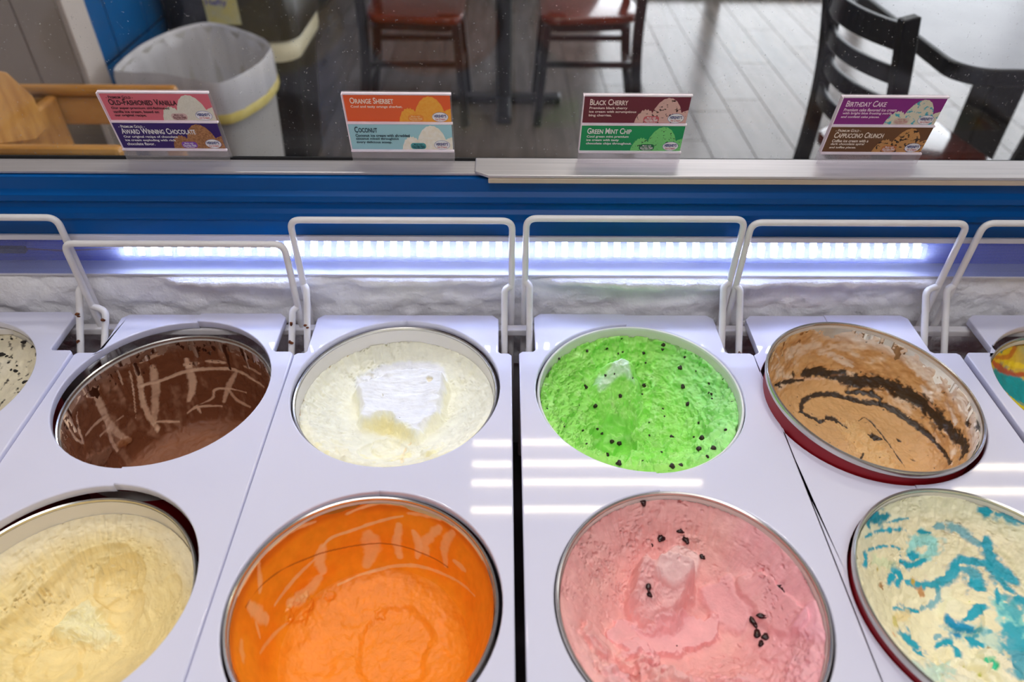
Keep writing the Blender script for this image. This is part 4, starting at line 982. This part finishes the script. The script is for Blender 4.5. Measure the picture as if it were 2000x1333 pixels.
# ================================================================== flavour signs
PRINT = {}
def ink(c, c2=None, scale=500, lo=.35, hi=.65):
    k = (c, c2, scale, lo, hi)
    if k not in PRINT: PRINT[k] = pmat('print_ink', c, c2 if c2 else c, scale, rough=.45, lo=lo, hi=hi, detail=2)
    return PRINT[k]
def text_part(txt, x, zc, width, height, col, parent, name, small_caps=False, bold=.0, y=-.0011, anchor='l', shear=0):
    cu = bpy.data.curves.new('t', 'FONT'); cu.body = txt; cu.size = 1; cu.offset = bold; cu.shear = shear
    cu.resolution_u = 3
    if small_caps:
        cu.small_caps_scale = .78
        for i, ch in enumerate(txt):
            if ch.islower(): cu.body_format[i].use_small_caps = True
    ob = bpy.data.objects.new('t', cu); C.objects.link(ob)
    bpy.context.view_layer.update()
    dg = bpy.context.evaluated_depsgraph_get()
    me = bpy.data.meshes.new_from_object(ob.evaluated_get(dg)); bpy.data.objects.remove(ob); bpy.data.curves.remove(cu)
    n = len(me.vertices); co = np.empty(n * 3); me.vertices.foreach_get('co', co); co = co.reshape(-1, 3)
    mn, mx = co.min(0), co.max(0)
    px = (co[:, 0] - mn[0]) / (mx[0] - mn[0]) * width; ph = (co[:, 1] - (mn[1] + mx[1]) / 2) / (mx[1] - mn[1]) * height
    if anchor == 'c': px -= width / 2
    out = np.stack([x + px, np.full(n, y), zc + ph], -1)
    me.vertices.foreach_set('co', out.ravel()); me.update(); me.materials.clear(); me.materials.append(ink(col)); me.name = name
    o = bpy.data.objects.new(name, me); C.objects.link(o); o.parent = parent
    return o
def flat(poly, y, m, parent, name, th=.00012):
    n = len(poly)
    mb = MB().add([(a, y, b) for a, b in poly] + [(a, y - th, b) for a, b in poly], [tuple(range(n)), tuple(range(2 * n - 1, n - 1, -1))] + [(i, (i + 1) % n, n + (i + 1) % n, n + i) for i in range(n)])
    return mb.build(name, m, parent)
def ell(cx, cz, rx, rz, n=32): return [(cx + rx * math.cos(2 * math.pi * k / n), cz + rz * math.sin(2 * math.pi * k / n)) for k in range(n)]
NAVY, RED, WHT = (24, 44, 130), (196, 50, 44), (250, 248, 250)
def card(root_x, w, s0, h, yoff, label, bgc, pre, title, tw, lines, tcol, scol, scol2, badge, btxt, speck):
    o = bpy.data.objects.new('flavour_card', None); C.objects.link(o); o.empty_display_size = .03
    o.matrix_world = lean_T(root_x, .8115, ZP + .1955) @ Matrix.Translation((0, yoff, s0))
    tag(o, label, 'flavour card', 'printed flavour cards standing against the glass')
    X = lambda f: f * w
    Zf = lambda f: h * (1 - f)
    flat([(0, 0), (w, 0), (w, h), (0, h)], 0, ink(bgc), o, 'card_sheet', .0006)
    # picture of scoops, printed
    pts = []
    rng = random.Random(title)
    for k in range(61):
        f = .50 + .50 * k / 60; x = X(f)
        def bump(c, top, rx): q = (f - c) / rx; return top * math.sqrt(max(0, 1 - q * q))
        t = max(bump(.80, .97, .150), bump(.60, .52, .095), bump(.70, .36, .16), bump(1.0, .50, .10)) + (.03 * math.sin(k * 1.9) if f < .68 else .01 * math.sin(k * 1.3))
        pts.append((x, max(0.0002, min(h * t, h))))
    pts = [(X(.50), 0.0)] + pts + [(w, 0.0)]
    flat(pts, -.0006, ink(scol, scol2, *speck), o, 'scoop_picture')
    tz = .30 if pre else .19
    if pre: text_part('- Premium Gold -', X(.05), Zf(.115), X(.25), h * .115, tcol, o, 'overline', True, .012)
    text_part(title, X(.055), Zf(tz), X(tw), h * .235, tcol, o, 'title', True, .018)
    for i, (t, lw) in enumerate(lines):
        text_part(t, X(.055), Zf(tz + .235 + .142 * i), X(lw), h * .118, tcol, o, 'description', False, .022)
    flat(rrect(X(.585), X(.735), h * .02, h * .27, h * .10, 5), -.0007, ink(badge), o, 'badge')
    text_part('Made with', X(.66), h * .215, X(.085), h * .065, btxt, o, 'badge_text', False, .01, anchor='c')
    text_part('Gluten Free', X(.66), h * .125, X(.125), h * .10, btxt, o, 'badge_text', True, .02, anchor='c')
    text_part('Ingredients', X(.66), h * .05, X(.085), h * .055, btxt, o, 'badge_text', False, .01, anchor='c')
    em = flat(ell(X(.895), h * .19, X(.078), h * .185), -.0007, ink((70, 90, 170)), o, 'emblem')
    flat(ell(X(.895), h * .19, X(.075), h * .175), -.00084, ink(WHT), em, 'emblem_face')
    text_part("HERSHEY'S", X(.895), h * .235, X(.118), h * .115, NAVY, em, 'emblem_text', False, .03, y=-.0012, anchor='c')
    text_part('Ice Cream', X(.895), h * .115, X(.095), h * .085, RED, em, 'emblem_text', False, .006, y=-.0012, anchor='c', shear=.25)
    return o
SIGNS = [
  (-.4470, .1195, 'pink and purple', [
   ('pink card reading Old-Fashioned Vanilla with a cream scoop', (226, 112, 126), True, 'Old-Fashioned Vanilla', .63, [('Our super-premium old-fashioned', .54), ('vanilla ice cream, based on', .43), ('our original recipe.', .30)], (48, 18, 26), (226, 222, 204), (234, 230, 214), (222, 190, 184), (110, 30, 50), (600, .35, .65)),
   ('dark purple card reading Award Winning Chocolate', (52, 24, 108), True, 'Award Winning Chocolate', .71, [('Our original recipe of chocolate', .52), ('ice cream exploding with rich', .485), ('chocolate flavor.', .27)], WHT, (150, 100, 62), (190, 136, 92), (140, 84, 190), WHT, (500, .35, .65))]),
  (-.1785, .1185, 'orange and pale blue', [
   ('orange card reading Orange Sherbet', (240, 96, 36), False, 'Orange Sherbet', .41, [('Cool and tasty orange sherbet.', .49)], (255, 236, 214), (250, 166, 44), (253, 180, 60), (246, 150, 50), (255, 214, 150), (300, .35, .65)),
   ('pale blue card reading Coconut', (164, 214, 224), False, 'Coconut', .22, [('Coconut ice cream with shredded', .53), ('coconut mixed throughout', .42), ('every delicious scoop.', .35)], (28, 62, 80), (246, 238, 218), (252, 248, 236), (76, 168, 172), (16, 66, 80), (200, .35, .65))]),
  (.0900, .1190, 'maroon and green', [
   ('maroon card reading Black Cherry', (112, 24, 52), False, 'Black Cherry', .36, [('Premium black cherry', .36), ('ice cream with scrumptious', .45), ('bing cherries.', .22)], (255, 226, 224), (226, 180, 172), (70, 28, 26), (206, 96, 106), WHT, (260, .60, .64)),
   ('green card reading Green Mint Chip', (10, 154, 92), False, 'Green Mint Chip', .43, [('Cool green mint premium', .41), ('ice cream with tasty', .32), ('chocolate chips throughout.', .45)], WHT, (128, 222, 128), (40, 60, 34), (20, 110, 62), WHT, (380, .62, .65))]),
  (.3785, .1180, 'violet and brown', [
   ('violet card reading Birthday Cake', (142, 36, 136), False, 'Birthday Cake', .385, [('Premium cake flavored ice cream', .51), ('with bright blue frosting swirls', .475), ('and confetti cake pieces.', .375)], (255, 222, 246), (228, 222, 200), (80, 180, 196), (222, 206, 190), (210, 150, 150), (200, .55, .62)),
   ('brown card reading Cappuccino Crunch', (112, 72, 40), True, 'Cappuccino Crunch', .49, [('Coffee ice cream with a', .365), ('dark chocolate spiral', .335), ('and toffee pieces.', .27)], (255, 240, 224), (206, 150, 88), (46, 28, 20), (200, 120, 66), WHT, (260, .55, .60))])]
for x0, w, cols, cards in SIGNS:
    o = bpy.data.objects.new('sign_holder', None); C.objects.link(o); o.empty_display_size = .03
    o.matrix_world = lean_T(x0, .8115, ZP + .1955)
    tag(o, 'clear acrylic sign holder carrying the %s flavour cards' % cols, 'sign holder')
    lip = pmat('pale_acrylic_edge', (244, 226, 238), (252, 242, 250), 30, rough=.2)
    MB().box(-.0015, w + .0015, .0016, .0030, .0035, .0935).build('back_sheet', MT['acrylic'], o)
    MB().box(-.0015, w + .0015, -.0060, -.0048, .0035, .0200).build('foot_sheet', MT['acrylic'], o)
    for zz, yy in ((.0180, -.0058), (.0545, -.0032), (.0908, -.0006)):
        MB().box(-.0015, w + .0015, yy - .0006, yy + .0028, zz, zz + .0022).build('card_channel', lip, o, bevel=.0004, seg=1)
    MB().box(-.0016, -.0004, -.0040, .0020, .0180, .0930).build('side_edge', lip, o)
    (lb0, *a0), (lb1, *a1) = cards
    card(x0, w, .0570, .0335, -.0006, lb0, *a0)
    card(x0, w, .0204, .0338, -.0030, lb1, *a1)

# ================================================================== tables and chairs
def sweep(path, ax, wa, wb):
    """rectangular bar along a path; ax = direction of width wa"""
    mb = MB(); P = [np.asarray(p, float) for p in path]; n = len(P); vs = []
    for i in range(n):
        t = P[min(i + 1, n - 1)] - P[max(i - 1, 0)]; t /= np.linalg.norm(t)
        a = np.asarray(ax, float); a = a - t * (a @ t); a /= np.linalg.norm(a); b = np.cross(t, a)
        for sa, sb in ((-1, -1), (1, -1), (1, 1), (-1, 1)): vs.append(P[i] + a * sa * wa / 2 + b * sb * wb / 2)
    fs = [(i * 4 + k, i * 4 + (k + 1) % 4, (i + 1) * 4 + (k + 1) % 4, (i + 1) * 4 + k) for i in range(n - 1) for k in range(4)]
    return mb.add(vs, fs + [(3, 2, 1, 0), tuple((n - 1) * 4 + k for k in range(4))])
def make_chair():
    o = empty('ladder_back_chair', (0, 0, 0))
    seat = [(.01 + x * (1 + .10 * 0), y * (1 + .12 * (x / .2))) for x, y in rrect(-.205, .205, -.195, .195, .075, 8)]
    MB().prism(seat, .437, .468).build('seat', MT['seat_wood'], o, smooth=True, bevel=.010, seg=3)
    MB().prism([(x * .88, y * .88) for x, y in seat], .405, .4365).build('seat_apron', MT['black_wood'], o, bevel=.003)
    for s in (-1, 1):
        sweep(catmull([(-.245, s * .178, .0), (-.205, s * .178, .22), (-.192, s * .178, .44), (-.205, s * .178, .66), (-.250, s * .178, .885)], 6), (1, 0, 0), .042, .030).build('back_post', MT['black_wood'], o, bevel=.004)
        sweep([(.215, s * .180, 0), (.185, s * .170, .436)], (1, 0, 0), .034, .034).build('leg', MT['black_wood'], o, bevel=.004)
        sweep([(-.20, s * .176, .27), (.19, s * .172, .27)], (0, 1, 0), .016, .026).build('stretcher', MT['black_wood'], o, bevel=.003)
    sweep([(.196, -.165, .20), (.196, .165, .20)], (1, 0, 0), .016, .026).build('stretcher', MT['black_wood'], o, bevel=.003)
    sweep([(-.20, -.165, .20), (-.20, .165, .20)], (1, 0, 0), .016, .026).build('stretcher', MT['black_wood'], o, bevel=.003)
    for z, hgt in ((.835, .060), (.745, .042), (.665, .042), (.585, .042)):
        xb = -.205 - .045 * max(0, (z - .66) / .225)
        P = [(xb - .038 * (1 - (q / .165) ** 2), q, z) for q in np.linspace(-.165, .165, 13)]
        sweep(P, (0, 0, 1), hgt, .014).build('back_slat', MT['black_wood'], o, bevel=.003)
    return o
chair = make_chair()
def place(o, x, y, rz, label, group=None):
    o.location = (x, y, 0); o.rotation_euler = (0, 0, rz); tag(o, label, 'chair', 'black ladder-back chairs with red-brown seats')
place(chair, 1.135, 1.925, rad(8), 'black ladder-back chair with red-brown seat tucked under the grey table')
c2 = copy_tree(chair); place(c2, -.385, 3.30, 0, 'black ladder-back chair at the pedestal table, on the blue tiled wall side')
c3 = copy_tree(chair); place(c3, .365, 3.31, rad(180), 'black ladder-back chair at the pedestal table, on the shopfront side')
c4 = copy_tree(chair); place(c4, 1.98, 2.15, rad(176), 'black ladder-back chair across the grey table, facing the tucked-in chair')

t = empty('dining_table', (1.45, 2.10, 0), 0, 'grey topped dining table with black edge and black pedestal', 'table')
MB().prism(rrect(-.362, .362, -.375, .375, .09, 8), .722, .762).build('table_edge', MT['black_wood'], t, bevel=.004)
MB().prism(rrect(-.354, .354, -.367, .367, .084, 8), .7622, .7634).build('table_top', MT['table_top'], t)
MB().box(-.05, .05, -.05, .05, .03, .722).build('pedestal', MT['black_wood'], t, bevel=.006)
for a in (45, 135):
    MB().box(-.28, .28, -.04, .04, 0, .03, Matrix.Rotation(rad(a), 4, 'Z')).build('base_foot', MT['black_wood'], t, bevel=.006)
t = empty('pedestal_table', (0.0, 3.40, 0), 0, 'black pedestal table between the two facing chairs', 'table')
MB().prism(rrect(-.30, .30, -.30, .30, .05, 6), .725, .76).build('table_top', MT['black_wood'], t, bevel=.004)
MB().tube([(0, 0, .02), (0, 0, .725)], .036, 20).build('pedestal', MT['black_wood'], t, smooth=True)
for a in (0, 90):
    MB().box(-.27, .27, -.033, .033, 0, .035, Matrix.Rotation(rad(a), 4, 'Z')).build('base_foot', MT['black_wood'], t, bevel=.008)
MB().box(-.20, .20, -.02, .02, .60, .63).build('cross_rail', MT['black_wood'], t, bevel=.004)

# ================================================================== bins by the tiled wall
rim = [(-1.09, 2.06), (-1.088, 2.25), (-1.03, 2.41), (-.95, 2.47), (-.83, 2.40), (-.715, 2.28), (-.695, 2.17), (-.71, 2.06), (-.765, 1.955), (-.84, 1.975), (-.95, 2.02), (-1.05, 2.03)]
RC = np.array(catmull([np.array(p) for p in rim], 8, True)); cc = RC.mean(0); nR = len(RC)
def loft(rings, name, m, parent, cap=False):
    mb = MB(); vs = []
    for sc, z, wob in rings:
        for i, p in enumerate(RC):
            q = cc + (p - cc) * (sc + wob * math.sin(i * 1.7) * .5 + wob * math.sin(i * .9 + z * 30) * .5); vs.append((q[0] - cc[0], q[1] - cc[1], z))
    fs = [(j * nR + i, j * nR + (i + 1) % nR, (j + 1) * nR + (i + 1) % nR, (j + 1) * nR + i) for j in range(len(rings) - 1) for i in range(nR)]
    if cap: fs.append(tuple(range(nR)))
    mb.add(vs, fs); return mb.build(name, m, parent, smooth=True)
bn = empty('waste_bin', (cc[0], cc[1], 0), 0, 'open grey-white waste bin with a white bag over its rim', 'bin')
loft([(.80, .0, 0), (.97, .60, 0), (.985, .622, 0), (.965, .622, 0), (.78, .01, 0)], 'bin_body', MT['bin_white'], bn, True)
loft([(1.012, .535, .016), (1.02, .575, .010), (1.02, .615, .006), (1.00, .634, .004), (.97, .628, .004), (.94, .58, .008), (.90, .40, .016), (.84, .18, .02), (.5, .10, .02)], 'bin_bag', MT['bag'], bn)
loft([(1.018, .518, .006), (1.026, .524, .006), (1.026, .540, .006), (1.018, .546, .006)], 'drawstring', MT['yellow_tie'], bn)
bb = empty('lidded_bin', (-.93, 2.78, 0), 0, 'black lidded bin with a yellow paper sticker on its lid', 'bin')
mb = MB(); A = rrect(-.16, .16, -.17, .17, .06, 6); B = rrect(-.205, .205, -.215, .215, .07, 6); n = len(A)
mb.add([(x, y, 0) for x, y in A] + [(x, y, .535) for x, y in B], [tuple(range(n - 1, -1, -1)), tuple(range(n, 2 * n))] + [(i, (i + 1) % n, n + (i + 1) % n, n + i) for i in range(n)])
mb.build('bin_body', MT['bin_black'], bb, smooth=True)
mb = MB(); A = rrect(-.212, .212, -.222, .222, .075, 6)
mb.add([(x * s, y * s, z) for s, z in ((1.0, .475), (1.02, .495), (1.02, .535), (.99, .545)) for x, y in A], [(j * n + i, j * n + (i + 1) % n, (j + 1) * n + (i + 1) % n, (j + 1) * n + i) for j in range(3) for i in range(n)])
mb.build('bag_hem', pmat('cream_bag', (222, 212, 178), (232, 224, 196), 14, rough=.35, bump=.4, bscale=30), bb, smooth=True)
mb = MB(); L0 = rrect(-.225, .225, -.232, .232, .08, 6)
mb.add([(x * s, y * s, z) for s, z in ((1.0, .547), (1.01, .57), (.98, .72), (.88, .76)) for x, y in L0], [tuple(range(n - 1, -1, -1))] + [(j * n + i, j * n + (i + 1) % n, (j + 1) * n + (i + 1) % n, (j + 1) * n + i) for j in range(3) for i in range(n)] + [tuple(3 * n + i for i in range(n))])
mb.build('lid', MT['bin_black'], bb, smooth=True)
st = flat([(-.055, .605), (.055, .605), (.055, .695), (-.055, .695)], 0, ink((206, 192, 120), (190, 186, 150), 20), bb, 'sticker', .0008)
st.location = (0.0, -.2365, 0)
text_part('Hefty', -.048, .672, .07, .026, (70, 66, 150), st, 'sticker_text', False, .02, y=-.0016)

# ================================================================== wooden high chair by the taupe boards
hc = empty('wooden_high_chair', (-.92, 1.48, 0), 0, 'honey coloured wooden high chair against the taupe boards', 'high chair')
def hb(x0, x1, y0, y1, z0, z1, name, bev=.006):
    return MB().box(x0 + .92, x1 + .92, y0 - 1.48, y1 - 1.48, z0, z1).build(name, MT['honey_wood'], hc, bevel=bev)
hb(-1.135, -.742, 1.625, 1.650, .722, .748, 'arm_rail', .010); hb(-1.12, -.775, 1.630, 1.646, .655, .7215, 'side_board')
hb(-1.135, -.742, 1.315, 1.342, .722, .748, 'arm_rail', .010); hb(-1.12, -.775, 1.320, 1.336, .655, .7215, 'side_board')
hb(-1.10, -.80, 1.345, 1.622, .50, .52, 'seat')
for x, yv in ((-1.115, 1.325), (-.785, 1.325), (-1.115, 1.637), (-.785, 1.637)): hb(x - .018, x + .018, yv - .018 if yv < 1.5 else yv - .016, yv + .016, 0, .655, 'leg')
hb(-1.035, -1.012, 1.345, 1.622, .52, .73, 'inner_rail')
poly = [(1.346, .74), (1.452, .7), (1.507, .70), (1.503, .775), (1.456, .842), (1.346, .90)]
mb = MB(); n = len(poly)
mb.add([(x + .92, a - 1.48, b) for x in (-1.010, -.985) for a, b in poly], [tuple(range(n)), tuple(range(2 * n - 1, n - 1, -1))] + [(i, (i + 1) % n, n + (i + 1) % n, n + i) for i in range(n)])
mb.build('backrest', MT['honey_wood'], hc, bevel=.004)
